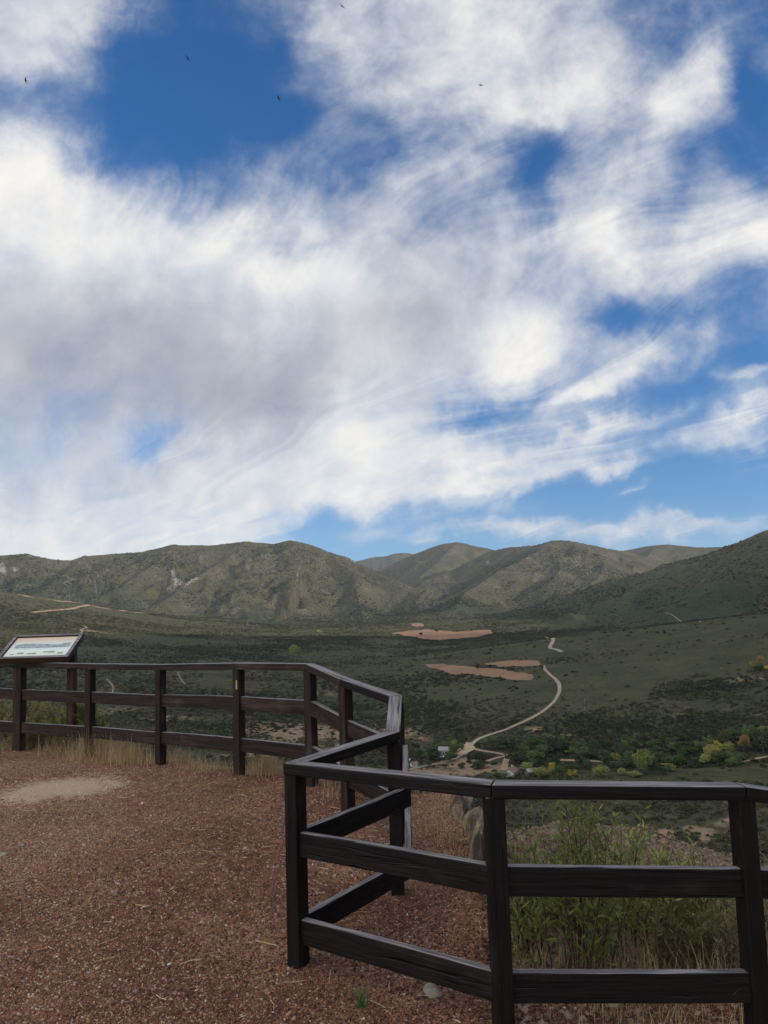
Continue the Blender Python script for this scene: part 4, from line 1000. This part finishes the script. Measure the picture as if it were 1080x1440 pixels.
def build_grass():
    m = mat_leaves('straw', (0.40, 0.28, 0.14), (0.72, 0.56, 0.32), trans=.25, scale=8)
    G = []
    r_ = np.random.default_rng(17)
    def along(p0, p1, n, jit, cnt, rad_, h0, h1, w=.0022):
        for k in range(n):
            u_ = r_.uniform(0, 1); q = p0 + (p1 - p0) * u_ + r_.normal(0, jit, 2); G.append((np.array([q[0], q[1], 0]), cnt, rad_, h0, h1, w))
    N = [p[:2] for p in FP]; nl = np.array([.28, .42])
    along(N[1] + [.45, .12], N[2] + [-.05, .18], 14, .10, 30, .07, .06, .30); along(N[2] + [.02, .06], N[3] + [-.25, .20], 30, .10, 42, .06, .08, .36)
    along(N[3] + [-.1, .16], N[3] + [.15, .18], 6, .05, 30, .05, .08, .2); along(N[3] + [.15, .16], N[4] + [-.1, .2], 14, .06, 26, .05, .05, .17); along(N[4] + [.06, .05], N[4] + [.38, .10], 14, .04, 50, .04, .08, .22); along(N[4] + [.3, .2], N[5] + [0, .2], 8, .06, 22, .05, .05, .15)
    along(N[5] + [.12, .05], N[6] + [-.05, .25], 5, .05, 20, .05, .04, .12); along(N[1] + [-.6, .15], N[1] + [.4, .15], 12, .08, 22, .06, .06, .2)
    for px, n, rad_, h0, h1 in (((628, 1185), 60, .05, .04, .14), ((615, 1165), 40, .06, .04, .12), ((590, 1172), 50, .08, .03, .09), ((645, 1135), 40, .06, .05, .14), ((610, 1118), 50, .10, .03, .10), ((580, 1190), 30, .06, .02, .08), ((265, 1098), 40, .10, .02, .07), ((440, 1128), 50, .10, .02, .06), ((640, 1205), 40, .04, .03, .09), ((626, 1128), 30, .05, .05, .14), ((632, 1152), 30, .05, .05, .13), ((640, 1185), 24, .04, .04, .12), ((612, 1112), 40, .10, .05, .13), ((600, 1150), 40, .08, .03, .10), ((632, 1325), 20, .02, .03, .10)):
        p = hit_t(*px); G.append((p, n, rad_, h0, h1, .002))
    for k in range(30):
        x = r_.uniform(730, 1090); p = hit_t(x, r_.uniform(1405, 1475)); G.append((p, 12, .06, .05, .30 if x > 960 else .15, .0019))
    for k in range(90):
        p = hit_t(r_.uniform(880, 1120), r_.uniform(1225, 1400)); G.append((p, 16, .07, .05, .26, .002))
    for k in range(110):
        p = hit_t(r_.uniform(715, 930), r_.uniform(1185, 1400)); G.append((p, 12, .07, .03, .18, .002))
    blades('dry_grass', G, m)
    # fallen straw and twigs lying on the gravel
    n = 170; V, Fc = [], []
    for k in range(n):
        a = r_.uniform(-.52, .2); R = r_.uniform(2.5, 7.2); x, y = math.sin(a) * R, math.cos(a) * R
        if side_dist(np.array([x]), np.array([y]), RIM)[0] > -.15: continue
        z = tz(x, y) + .012; th = r_.uniform(0, 3.14); L_ = r_.uniform(.012, .06) * (2.0 if k % 40 == 0 else 1); w = r_.uniform(.001, .0024); d = np.array([math.cos(th), math.sin(th), r_.normal(0, .08)]); sd = np.array([-d[1], d[0], 0]) * w; kink = r_.normal(0, .12) * L_
        c = np.array([x, y, z]); P = [c - d * L_, c + np.array([-d[1], d[0], .05]) * kink, c + d * L_]; k0 = len(V)
        for p in P: V += [p - sd, p + sd, p + np.array([0, 0, w * 1.6])]
        for j in range(2):
            for s_ in range(3): Fc.append((k0 + 3 * j + s_, k0 + 3 * j + (s_ + 1) % 3, k0 + 3 * j + 3 + (s_ + 1) % 3, k0 + 3 * j + 3 + s_))
    o = mesh_np('straw_litter', np.array(V), np.array(Fc), m); tag(o, kind='stuff')
    # fallen brown leaves and dead stalks on the ledge
    n = 5200; pr = []; ml = mat_leaves('fallen_leaf', (0.10, 0.060, 0.036), (0.34, 0.235, 0.15), tint='tint', trans=.1, scale=2)
    pr = [proto('leaf_kind', np.array([(0, 0, 0), (.35, .5, .12), (0, 1, .05), (-.35, .5, .12)]), np.array([[0, 1, 2, 3]]), ml)]
    x_ = r_.uniform(.4, 4.2, n * 3); y_ = r_.uniform(3.1, 8.1, n * 3)
    k_ = (-side_dist(x_, y_, STEP) > .02) & (side_dist(x_, y_, RIM) < .2); Pp = np.stack([x_, y_, terrace(x_, y_)], -1)[k_]
    Pp = np.array(Pp); m_ = len(Pp); Pp[:, 2] += .006; s = r_.uniform(.012, .045, m_)
    scatter('fallen_leaves', pr, Pp, np.stack([r_.normal(0, .5, m_), r_.normal(0, .5, m_), r_.uniform(0, 6.28, m_)], -1), np.stack([s, s, s], -1), r_.uniform(0, 1, m_))

# ------------------------------------------------------------------ stones and outcrops
def mat_rock(name, c1, c2, c3):
    m, t, b = new_mat(name); P = objco(t); r_ = objrnd(t); Pv = t.vmath('ADD', P, t.comb(t.math('MULTIPLY', r_, 9.), 0.0, 0.0))
    st = t.noise(t.mapping(Pv, rot=(0.15, .2, 0), sc=(9, 5, 2.2)), 1.0, 6, .65, .4); n = t.noise(Pv, 22, 5, .65); l_ = t.noise(Pv, 7, 4, .6)
    c = t.mix(t.rng(st, .36, .64, 0, 1), (*c1, 1), (*c2, 1)); c = t.mix(t.rng(t.math('ADD', l_, t.math('MULTIPLY', t.math('SUBTRACT', n, .5), .6)), .54, .66, 0, .85), c, (*c3, 1))
    t.link(c, b.inputs['Base Color']); b.inputs['Roughness'].default_value = .95; b.inputs['Specular IOR Level'].default_value = .15
    bump(t, b, t.math('ADD', t.math('MULTIPLY', st, 1.2), n), .8, .03); return m
def rock_mesh(bm, c, r, seed, cuts=14, axis=None, sub=3):
    """angular stone: a ball planed by random flat cuts, plus roughness"""
    r_ = np.random.default_rng(seed); g = bmesh.ops.create_icosphere(bm, subdivisions=sub, radius=1.0)['verts']
    co = np.array([v.co[:] for v in g])
    for k in range(cuts):
        nrm_ = r_.normal(size=3); nrm_ /= np.linalg.norm(nrm_); d = r_.uniform(.32, .8); ov = co @ nrm_ - d; co -= np.clip(ov, 0, None)[:, None] * nrm_
    co *= np.array(r); co += (0.05 * min(r)) * np.stack([fbm(co[:, 0] + 3.1 * k, co[:, 1] + co[:, 2], min(r) * .8, 3, .6, seed + k) for k in range(3)], -1) * 2
    for v, p in zip(g, co): v.co = Vector(p + np.array(c))
    return g
def build_rocks():
    mr = mat_rock('schist_rock', (0.085, 0.060, 0.042), (0.31, 0.235, 0.16), (0.34, 0.28, 0.14)); mp = mat_rock('pink_rock', (0.20, 0.14, 0.105), (0.42, 0.32, 0.245), (0.36, 0.33, 0.24)); mg = mat_rock('grey_stone', (0.20, 0.16, 0.115), (0.38, 0.32, 0.24), (0.32, 0.27, 0.17))
    # upright slabs in the rock step
    bm = bmesh.new(); c = np.array([.60, 5.3, -.30])
    for k, (x, y, z, rx, ry, rz) in enumerate(((.57, 4.95, -.15, .08, .34, .28), (.66, 4.90, -.23, .06, .32, .30), (.75, 5.00, -.34, .07, .32, .30), (.60, 5.5, -.14, .09, .34, .28), (.70, 5.42, -.20, .06, .32, .32), (.80, 5.38, -.36, .08, .30, .32), (.60, 5.95, -.14, .12, .30, .27), (.70, 6.05, -.24, .12, .28, .30), (.60, 4.50, -.34, .08, .24, .22), (.71, 4.60, -.44, .09, .24, .22), (.60, 6.35, -.16, .12, .24, .22))):
        g = rock_mesh(bm, (0, 0, 0), (rx, ry, rz), 300 + k, 12); bmesh.ops.rotate(bm, verts=g, cent=(0, 0, 0), matrix=Matrix.Rotation(rad(12 + 4 * (k % 3)), 3, 'Y') @ Matrix.Rotation(rad(-8 + 4 * (k % 5)), 3, 'Z')); bmesh.ops.translate(bm, verts=g, vec=(x - c[0], y - c[1], z - c[2]))
    o = mesh_bm('rock_outcrop', bm, mr, None, False); o.location = c + np.array([-.07, 0, .085]); tag(o, 'craggy upright brown rock slabs at the broken rim of the red gravel', 'rock')
    # low humps beyond the shrubs
    bm = bmesh.new(); cs = [((722, 1186), .30, .3, .20), ((800, 1188), .22, .2, .14), ((868, 1196), .26, .25, .16), ((912, 1212), .30, .3, .2), ((938, 1226), .22, .25, .16)]
    o0 = None
    for k, (px, rx, ry, rz) in enumerate(cs):
        s, a = slope_az(px[0], px[1] + 12); R = 7.45 - .12 * k; p = np.array([R * math.sin(a), R * math.cos(a), EYE + s * R]);  o0 = p if o0 is None else o0
        rock_mesh(bm, tuple(p - o0 - np.array([0, 0, rz * .55])), (rx, ry, rz), 340 + k, 16, sub=4)
    o = mesh_bm('rock_outcrop', bm, mp, None, False); o.location = o0; tag(o, 'low broken pinkish rocks along the crest of the ledge beyond the green shrubs', 'rock')
    for px, r, sd, m_, lab in (((612, 1396), (.085, .05, .012), 360, mg, 'flat grey stone half sunk in the gravel between the two nearest posts'), ((30, 1189), (.055, .035, .012), 361, mg, 'flat pale grey stone lying on the gravel near the left edge'), ((-2, 1204), (.07, .05, .014), 362, mg, 'pale stone cut by the left edge of the view'),
                               ((160, 1258), (.035, .022, .014), 363, mr, 'small brown stone in the middle of the gravel'), ((243, 1379), (.02, .014, .010), 364, mg, 'tiny grey stone low in the gravel foreground'), ((1018, 1275), (.07, .05, .035), 365, mp, 'pale pink stone in the dry grass by the far right post'), ((860, 1415), (.09, .05, .03), 366, mg, 'grey stone under the lowest rail of the near fence')):
        p = hit_t(*px); bm = bmesh.new(); rock_mesh(bm, (0, 0, 0), r, sd, 10); o = mesh_bm('stone', bm, m_, None, False); o.location = (p[0], p[1], p[2] + r[2] * .35); o.rotation_euler = (0, 0, sd); tag(o, lab, 'stone')

# ------------------------------------------------------------------ trees in the valley
def make_tree(kind, seed, mats):
    """unit tree 1 m tall and about 1 m wide; scaled where it is planted"""
    r_ = np.random.default_rng(seed); root = empty('tree')
    shape = {'round': (.46, .44, .56, .40), 'tall': (.24, .24, .56, .46), 'bush': (.52, .50, .50, .44)}[kind]
    rx, ry, cz, rz = shape; blobs = []
    for k in range(16 if kind != 'tall' else 14):
        d = r_.normal(size=3); d /= np.linalg.norm(d); u_ = r_.uniform(.3, .8); blobs.append((np.array([d[0] * rx * u_, d[1] * ry * u_, cz + d[2] * rz * u_]), r_.uniform(.13, .22) * (.75 if kind == 'tall' else 1)))
    def sh(n):
        i = r_.integers(0, len(blobs), n); d = r_.normal(size=(n, 3)); d /= np.linalg.norm(d, axis=1)[:, None]
        c = np.array([blobs[k][0] for k in i]); R = np.array([blobs[k][1] for k in i]) * r_.uniform(.6, 1.08, n); return c + d * R[:, None] * np.array([1, 1, .85])
    V, Fc = leaf_cloud(1500, sh, .038, r_); V[:, 2] = np.maximum(V[:, 2], .06)
    mesh_np('crown', V, Fc, mats[0], root)
    SV, SF = [], []
    def tube(P, r0, r1):
        k0 = len(SV)
        for i, p in enumerate(P):
            r = r0 + (r1 - r0) * i / (len(P) - 1)
            for a in range(6): SV.append((p[0] + r * math.cos(a * 1.047), p[1] + r * math.sin(a * 1.047), p[2]))
        for i in range(len(P) - 1):
            for a in range(6): SF.append((k0 + 6 * i + a, k0 + 6 * i + (a + 1) % 6, k0 + 6 * i + 6 + (a + 1) % 6, k0 + 6 * i + 6 + a))
    tube([np.array([0, 0, -.06]), np.array([.01, 0, .2]), np.array([-.01, .01, .45]), np.array([0, 0, .75])], .032, .008)
    for b_ in blobs[:7]: tube([np.array([0, 0, .22]), b_[0] * .5 + np.array([0, 0, .16]), b_[0]], .013, .004)
    mesh_np('trunk', np.array(SV), np.array(SF), mats[1], root)
    return root
def build_trees():
    bark = mat_plain('bark', (0.09, 0.07, 0.05), .9, .4, 8)
    mk = lambda n, a, b: mat_leaves(n, a, b, trans=.3, scale=5)
    M_ = {'dark': mk('dark_oak_leaves', (0.046, 0.060, 0.026), (0.105, 0.122, 0.052)), 'green': mk('green_leaves', (0.072, 0.110, 0.034), (0.165, 0.205, 0.07)), 'lime': mk('yellow_green_leaves', (0.17, 0.195, 0.05), (0.36, 0.365, 0.11)),
          'yellow': mk('yellow_leaves', (0.36, 0.29, 0.05), (0.56, 0.46, 0.10)), 'orange': mk('orange_brown_leaves', (0.26, 0.18, 0.06), (0.40, 0.28, 0.11)), 'grey': mk('grey_green_leaves', (0.075, 0.090, 0.055), (0.16, 0.175, 0.11))}
    protos = {}
    def get(col, shp):
        k = (col, shp)
        if k not in protos: protos[k] = [make_tree(shp, hash(k[0] + k[1]) % 1 + len(protos) * 7 + 50, (M_[col], bark)), 0]
        return protos[k]
    r_ = random.Random(12)
    def plant(col, shp, px, py_base, wpx, hpx, label, group):
        p = hit(px, py_base); d = math.hypot(p[0], p[1]); e = get(col, shp)
        o = e[0] if e[1] == 0 else copy_tree(e[0]); e[1] += 1
        w = wpx / F_PX * d / (.92 if shp != 'tall' else .55); h = hpx / F_PX * d
        o.location = (p[0], p[1], p[2] - .1); o.scale = (w, w, h); o.rotation_euler = (0, 0, r_.uniform(0, 6.28)); tag(o, label, 'tree', group)
    Yg = 'autumn coloured trees along the stream'; Gg = 'green trees in the valley bottom'
    T = [('yellow', 'round', 777, 1087, 10, 15, 'bright yellow tree at the start of the reddish track, right of the white house', Yg), ('yellow', 'round', 638, 1050, 9, 9, 'small yellow tree behind the green grove with the grey house', Yg),
         ('lime', 'round', 867, 1072, 15, 14, 'pale yellow tree beside the middle of the reddish track', Yg), ('lime', 'round', 905, 1090, 30, 36, 'largest yellow-green tree in the stream belt, rising across the reddish track', Yg),
         ('lime', 'bush', 846, 1093, 20, 17, 'yellow-green bushy tree just above the near rail, left of the largest one', Yg), ('yellow', 'bush', 804, 1092, 14, 11, 'low yellow-green tree above the near rail, right of the bright yellow tree', Yg),
         ('lime', 'round', 874, 1091, 11, 11, 'small lime tree in a gap between two bigger lime trees', Yg), ('lime', 'bush', 892, 1093, 18, 9, 'low lime bush at the foot of the largest yellow-green tree', Yg),
         ('lime', 'round', 943, 1085, 15, 12, 'yellow-green tree right of the end of the reddish track', Yg), ('green', 'round', 956, 1078, 20, 16, 'mid green tree beside the end of the reddish track', Gg), ('green', 'round', 960, 1066, 14, 13, 'green tree standing behind the end of the track', Gg),
         ('yellow', 'tall', 1011, 1064, 13, 22, 'tall bright yellow poplar in the right part of the stream belt', Yg), ('lime', 'round', 1000, 1070, 20, 22, 'golden green tree left of the tall yellow poplar', Yg), ('lime', 'round', 992, 1076, 16, 14, 'rounded lime tree in front of the golden green tree', Yg),
         ('green', 'round', 1010, 1076, 18, 18, 'green tree below the tall yellow poplar', Gg), ('lime', 'round', 1026, 1062, 14, 18, 'yellow-green tree right of the tall yellow poplar', Yg), ('green', 'bush', 1041, 1073, 18, 12, 'green bushy tree beside the red bank track', Gg),
         ('green', 'round', 1054, 1046, 24, 24, 'big round green tree high in the belt at the right', Gg), ('orange', 'tall', 1046, 1058, 14, 24, 'orange brown poplar below the big round green tree', Yg), ('dark', 'round', 1074, 1060, 30, 30, 'dark green tree at the right edge of the stream belt', Gg), ('lime', 'round', 1074, 1040, 20, 18, 'lime green tree at the right edge above the dark green tree', Yg),
         ('dark', 'round', 1020, 1048, 18, 20, 'dark tree behind the tall yellow poplar', Gg), ('dark', 'round', 826, 1052, 22, 15, 'dark green spreading tree uphill of the reddish track', Gg), ('grey', 'tall', 850, 1082, 18, 28, 'grey-green pointed tree crossing the reddish track', Gg), ('dark', 'round', 972, 1060, 22, 16, 'dark green tree between the track end and the golden green tree', Gg),
         ('dark', 'round', 930, 1090, 20, 12, 'dark tree low on the belt right of the largest yellow-green tree', Gg), ('green', 'round', 1030, 1078, 16, 12, 'green tree on the near bank below the yellow-green trees', Gg),
         ('lime', 'round', 1016, 944, 5, 6, 'small yellow tree on the far right hillside, left of its companions', Yg), ('lime', 'round', 1051, 943, 6, 8, 'pale lime tree on the far right hillside', Yg), ('yellow', 'round', 1058, 942, 6, 11, 'yellow poplar on the far right hillside', Yg), ('orange', 'round', 1070, 936, 11, 13, 'orange brown tree on the far right hillside, topmost of its group', Yg), ('yellow', 'bush', 1077, 942, 8, 6, 'low yellow tree on the far right hillside at the picture edge', Yg), ('dark', 'round', 1068, 945, 16, 9, 'dark tree below the orange brown tree on the far right hillside', Gg),
         ('lime', 'round', 412, 924, 12, 19, 'large pale yellow tree alone in the scrub behind the left fence corner', Yg), ('lime', 'round', 421, 919, 9, 10, 'smaller pale yellow tree right beside the lone one behind the left fence corner', Yg), ('grey', 'round', 403, 914, 9, 8, 'grey-green tree left of the pale yellow trees behind the left fence corner', Gg), ('lime', 'round', 325, 964, 8, 9, 'small yellowish tree seen through the bay left of the marked post', Yg), ('yellow', 'round', 449, 890, 7, 4, 'faint yellow tree in the foothill wood', Yg),
         # grove by the grey house
         ('green', 'round', 590, 1068, 18, 16, 'round green tree at the left end of the house grove', Gg), ('green', 'round', 604, 1064, 18, 15, 'round green tree left of the grey house', Gg), ('dark', 'round', 612, 1072, 22, 15, 'dark tree in front of the grey house on the left', Gg), ('green', 'round', 640, 1064, 20, 18, 'green tree right of the grey house', Gg), ('dark', 'round', 633, 1072, 22, 14, 'dark tree in front of the grey house on the right', Gg), ('green', 'round', 618, 1056, 16, 12, 'green tree behind the grey house', Gg), ('dark', 'round', 577, 1066, 14, 14, 'dark tree at the fence corner beside the house grove', Gg), ('dark', 'round', 603, 1078, 12, 9, 'small dark tree under the house grove', Gg), ('green', 'round', 648, 1056, 12, 11, 'green tree beside the bare sandy ground', Gg),
         ('dark', 'round', 673, 1072, 17, 15, 'dark round tree inside the loop of the red tracks', Gg), ('dark', 'bush', 675, 1081, 26, 12, 'wide dark tree below the loop of red tracks', Gg), ('dark', 'bush', 648, 1081, 12, 9, 'small dark tree on the meadow beside the grey track', Gg),
         ('dark', 'round', 700, 1055, 34, 22, 'large dark tree above the red track', Gg), ('dark', 'round', 718, 1056, 20, 18, 'dark tree at the end of the red track', Gg), ('green', 'bush', 747, 1056, 36, 22, 'wide bright green tree up the slope from the white house', Gg), ('dark', 'round', 789, 1060, 24, 22, 'rounded dark tree above the start of the reddish track', Gg), ('dark', 'round', 722, 1073, 26, 16, 'dark tree right of the red track junction', Gg), ('green', 'round', 755, 1079, 28, 24, 'tall green tree between the white house and the yellow tree', Gg), ('green', 'bush', 816, 1056, 20, 16, 'green tree above the middle of the reddish track', Gg),
         ('lime', 'round', 741, 1084, 22, 11, 'yellow-green tree behind the white house', Yg), ('lime', 'bush', 760, 1094, 24, 17, 'lime tree right of the brown shed', Yg), ('green', 'bush', 705, 1094, 22, 10, 'green tree left of the white house', Gg), ('green', 'round', 789, 1094, 18, 16, 'green tree below the bright yellow tree', Gg), ('grey', 'bush', 770, 1060, 16, 14, 'grey-green tree between two dark trees on the slope', Gg), ('dark', 'round', 838, 1066, 22, 18, 'dark tree behind the reddish track near its middle', Gg), ('dark', 'round', 645, 1030, 14, 9, 'dark oak left of the road bend above the sandy ground', Gg),
         ('dark', 'round', 672, 942, 9, 8, 'dark oak at the edge of the lower ploughed field', Gg), ('dark', 'round', 649, 953, 9, 6, 'dark oak under the lower ploughed field on its left', Gg), ('dark', 'round', 702, 957, 10, 6, 'dark oak at the lower right corner of the ploughed field', Gg), ('dark', 'round', 762, 942, 8, 8, 'dark oak beside the road by the small ploughed field', Gg), ('dark', 'round', 614, 889, 7, 5, 'dark oak in the upper ploughed field, left one', Gg), ('dark', 'round', 663, 888, 6, 4, 'dark oak in the upper ploughed field, right one', Gg), ('dark', 'round', 592, 894, 7, 5, 'dark oak at the left tip of the upper ploughed field', Gg)]
    for row in T: plant(*row)
    # the close dark belt: evergreen oaks nobody could tell apart
    g = 'evergreen oaks of the valley belt'; lab = 'dark rounded evergreen oak among the crowded oaks lining the valley stream'; n = 0
    while n < 64:
        x = r_.uniform(660, 1085); yl = 1076 - max(0, x - 930) * .16; y = yl + r_.uniform(-30, 14)
        if x < 735 and y > 1050: continue
        if 630 < x < 735 and abs(y - 1060) < 16: continue
        plant('dark' if r_.random() < .7 else 'green', 'round' if r_.random() < .6 else 'bush', x, y, r_.uniform(14, 25), r_.uniform(11, 18), lab, g); n += 1

# ------------------------------------------------------------------ houses, poles, birds
def build_house(name, px, Lm, Wm, Hm, rz, wall, roof, label, ridge=.32, win=True, chimney=False):
    p = hit(*px); root = empty(name, (p[0], p[1], p[2] - .2), rz); tag(root, label, 'house' if name != 'shed' else 'shed', 'buildings by the stream')
    l, w, h, rh = Lm / 2, Wm / 2, Hm, Wm * ridge
    bm = bmesh.new(); v = [bm.verts.new(c) for c in ((-l, -w, 0), (l, -w, 0), (l, w, 0), (-l, w, 0), (-l, -w, h), (l, -w, h), (l, w, h), (-l, w, h), (-l, 0, h + rh), (l, 0, h + rh))]
    for f in ((0, 1, 5, 4), (2, 3, 7, 6), (0, 4, 8, 7, 3), (1, 2, 6, 9, 5), (3, 2, 1, 0)): bm.faces.new([v[k] for k in f])
    mesh_bm('wall', bm, wall, root)
    bm = bmesh.new(); ov = .35; sl = rh / w
    for s in (-1, 1):
        a = [(-l - ov, 0, h + rh + .05), (l + ov, 0, h + rh + .05), (l + ov, s * (w + ov), h - ov * sl + .05), (-l - ov, s * (w + ov), h - ov * sl + .05)]
        lo = [bm.verts.new(c) for c in a]; hi = [bm.verts.new((c[0], c[1], c[2] + .16)) for c in a]
        bm.faces.new(lo); bm.faces.new(hi[::-1])
        for k in range(4): bm.faces.new([lo[k], lo[(k + 1) % 4], hi[(k + 1) % 4], hi[k]])
    bmesh.ops.recalc_face_normals(bm, faces=bm.faces[:]); ro = mesh_bm('roof', bm, roof, root)
    if chimney:
        bm = bmesh.new(); box_bm(bm, (l * .4, -.3, h + rh * .5), (l * .4 + .6, .3, h + rh + .9)); mesh_bm('chimney', bm, wall, ro)
    dk = bpy.data.materials.get('dark_opening') or mat_plain('dark_opening', (0.03, 0.03, 0.035), .3)
    if win:
        for (x, z0, ww, hh) in ((-l * .5, h * .42, .9, 1.0), (l * .45, h * .42, .9, 1.0)):
            bm = bmesh.new(); box_bm(bm, (x - ww / 2, -w - .04, z0), (x + ww / 2, -w + .02, z0 + hh)); mesh_bm('window', bm, dk, root)
        bm = bmesh.new(); box_bm(bm, (-.5, -w - .05, .1), (.5, -w + .02, 2.1)); mesh_bm('door', bm, dk, root)
    return root
def build_buildings():
    white = mat_plain('white_render', (0.45, 0.44, 0.41), .85, .25, 3); tile = mat_plain('clay_tiles', (0.24, 0.13, 0.09), .85, .35, 2); stone = mat_plain('grey_stone_wall', (0.30, 0.28, 0.25), .9, .25, 2); rgrey = mat_plain('grey_roof', (0.26, 0.25, 0.24), .8, .25, 2); brown = mat_plain('brown_boards', (0.13, 0.10, 0.075), .9, .3, 3); pale = mat_plain('pale_sheet', (0.62, 0.63, 0.62), .5, .1, 3)
    build_house('house', (719, 1091), 7.2, 5.2, 2.4, rad(62), white, tile, 'white gabled house with a brown tiled roof just above the near rail', win=True, chimney=True)
    build_house('shed', (747, 1090), 4.8, 3.6, 2.2, rad(15), brown, rgrey, 'small brown shed with a grey roof right of the white house', win=False)
    build_house('house', (625, 1062), 6.0, 4.6, 3.4, rad(-15), stone, rgrey, 'grey stone house with a grey roof hidden in the green grove')
    build_house('shed', (617, 1067), 5.5, 2.2, 1.2, rad(5), white, pale, 'long low shed with a pale sheet roof in front of the grove', ridge=.12, win=False)
    build_house('shed', (582, 1078), 3.6, 2.6, 1.8, rad(30), white, tile, 'tumbledown white shed with a clay roof by the fence corner', win=False)
    build_house('shed', (573, 1073), 3.0, 2.4, 1.6, rad(-20), stone, pale, 'tiny shed with a pale roof left of the tumbledown white shed', ridge=.2, win=False)
    pole = mat_plain('grey_pole', (0.20, 0.19, 0.18), .8, .2, 3)
    for px, h, lab in (((823, 1006), 11, 'thin grey power pole on the smooth hillside right of the road'), ((604, 976), 11, 'thin grey power pole in the scrub left of the road')):
        p = hit(*px); root = empty('utility_pole', (p[0], p[1], p[2])); tag(root, lab, 'utility pole', 'power poles in the valley')
        bm = bmesh.new(); bmesh.ops.create_cone(bm, cap_ends=True, segments=8, radius1=.17, radius2=.10, depth=h, matrix=Matrix.Translation((0, 0, h / 2 - .3))); mesh_bm('mast', bm, pole, root)
        bm = bmesh.new(); box_bm(bm, (-.9, -.06, h - 1.2), (.9, .06, h - 1.05)); mesh_bm('crossarm', bm, pole, root)
def build_birds():
    m = mat_plain('dark_plumage', (0.018, 0.017, 0.018), .7, .3, 5)
    for k, (px, py, dist, yaw, roll, lab) in enumerate(((481, 9, 170, 35, 20, 'dark bird soaring at the top of the sky, in the middle'), (264, 82, 180, 70, -15, 'dark bird in the blue gap, left one of two'), (392, 138, 170, 75, -25, 'dark bird in the blue gap, right one of two'), (36, 113, 170, 110, 10, 'dark bird below the corner cloud at the far left'), (676, 120, 190, -30, -20, 'dark bird in front of the white cloud in the upper right'))):
        d = ray(px, py); p = np.array([0, 0, EYE]) + d / np.linalg.norm(d) * dist
        bm = bmesh.new()
        bmesh.ops.create_uvsphere(bm, u_segments=8, v_segments=6, radius=1.0, matrix=Matrix.Diagonal((.075, .24, .07, 1)))
        def wing(s):
            prof = [(0.04, .10, -.10, .02), (.22, .13, -.09, .07), (.42, .06, -.10, .08), (.60, -.04, -.11, .04)]; vs = []
            for x, y0, y1, z in prof: vs.append([bm.verts.new((s * x, y0, z + .008)), bm.verts.new((s * x, y1, z + .008)), bm.verts.new((s * x, y1, z - .008)), bm.verts.new((s * x, y0, z - .008))])
            for a, b in zip(vs[:-1], vs[1:]):
                for j in range(4): bm.faces.new([a[j], a[(j + 1) % 4], b[(j + 1) % 4], b[j]])
            bm.faces.new(vs[-1]); bm.faces.new(vs[0][::-1])
        wing(1); wing(-1)
        tv = [bm.verts.new(c) for c in ((0, -.2, .015), (.08, -.40, .01), (-.08, -.40, .01), (0, -.2, -.015))]; bm.faces.new(tv[:3]); bm.faces.new([tv[3], tv[2], tv[1]]); bm.faces.new([tv[0], tv[3], tv[1]]); bm.faces.new([tv[0], tv[2], tv[3]])
        bmesh.ops.recalc_face_normals(bm, faces=bm.faces[:])
        o = mesh_bm('bird', bm, m); o.location = p; o.rotation_euler = (rad(roll), rad(25), rad(yaw)); tag(o, lab, 'bird', 'birds circling in the sky')

# ------------------------------------------------------------------ air
def build_haze():
    bm = bmesh.new(); top = max(TZ.max(), 190) + 12; lo = TZ.min() - 1
    box_bm(bm, (-9900, -9900, lo), (9900, 9900, top)); bmesh.ops.recalc_face_normals(bm, faces=bm.faces[:])
    m = bpy.data.materials.new('valley_air'); m.use_nodes = True; nt = m.node_tree; nt.nodes.clear(); t = NT(nt)
    out = t.n('ShaderNodeOutputMaterial'); v = t.n('ShaderNodeVolumePrincipled'); v.inputs['Color'].default_value = (0.72, 0.85, 1.0, 1); v.inputs['Density'].default_value = HAZE; v.inputs['Anisotropy'].default_value = 0.2
    t.link(v.outputs[0], out.inputs['Volume'])
    o = mesh_bm('haze', bm, m); tag(o, kind='stuff')
HAZE = 3.5e-5

DRY, GREEN, WOOD = build_terrain()
build_terrace()
build_fields_tracks()
build_scrub()
build_gravel()
build_fence()
build_board()
build_plants()
build_grass()
build_rocks()
build_trees()
build_buildings()
build_birds()
build_haze()
bpy.context.view_layer.update()
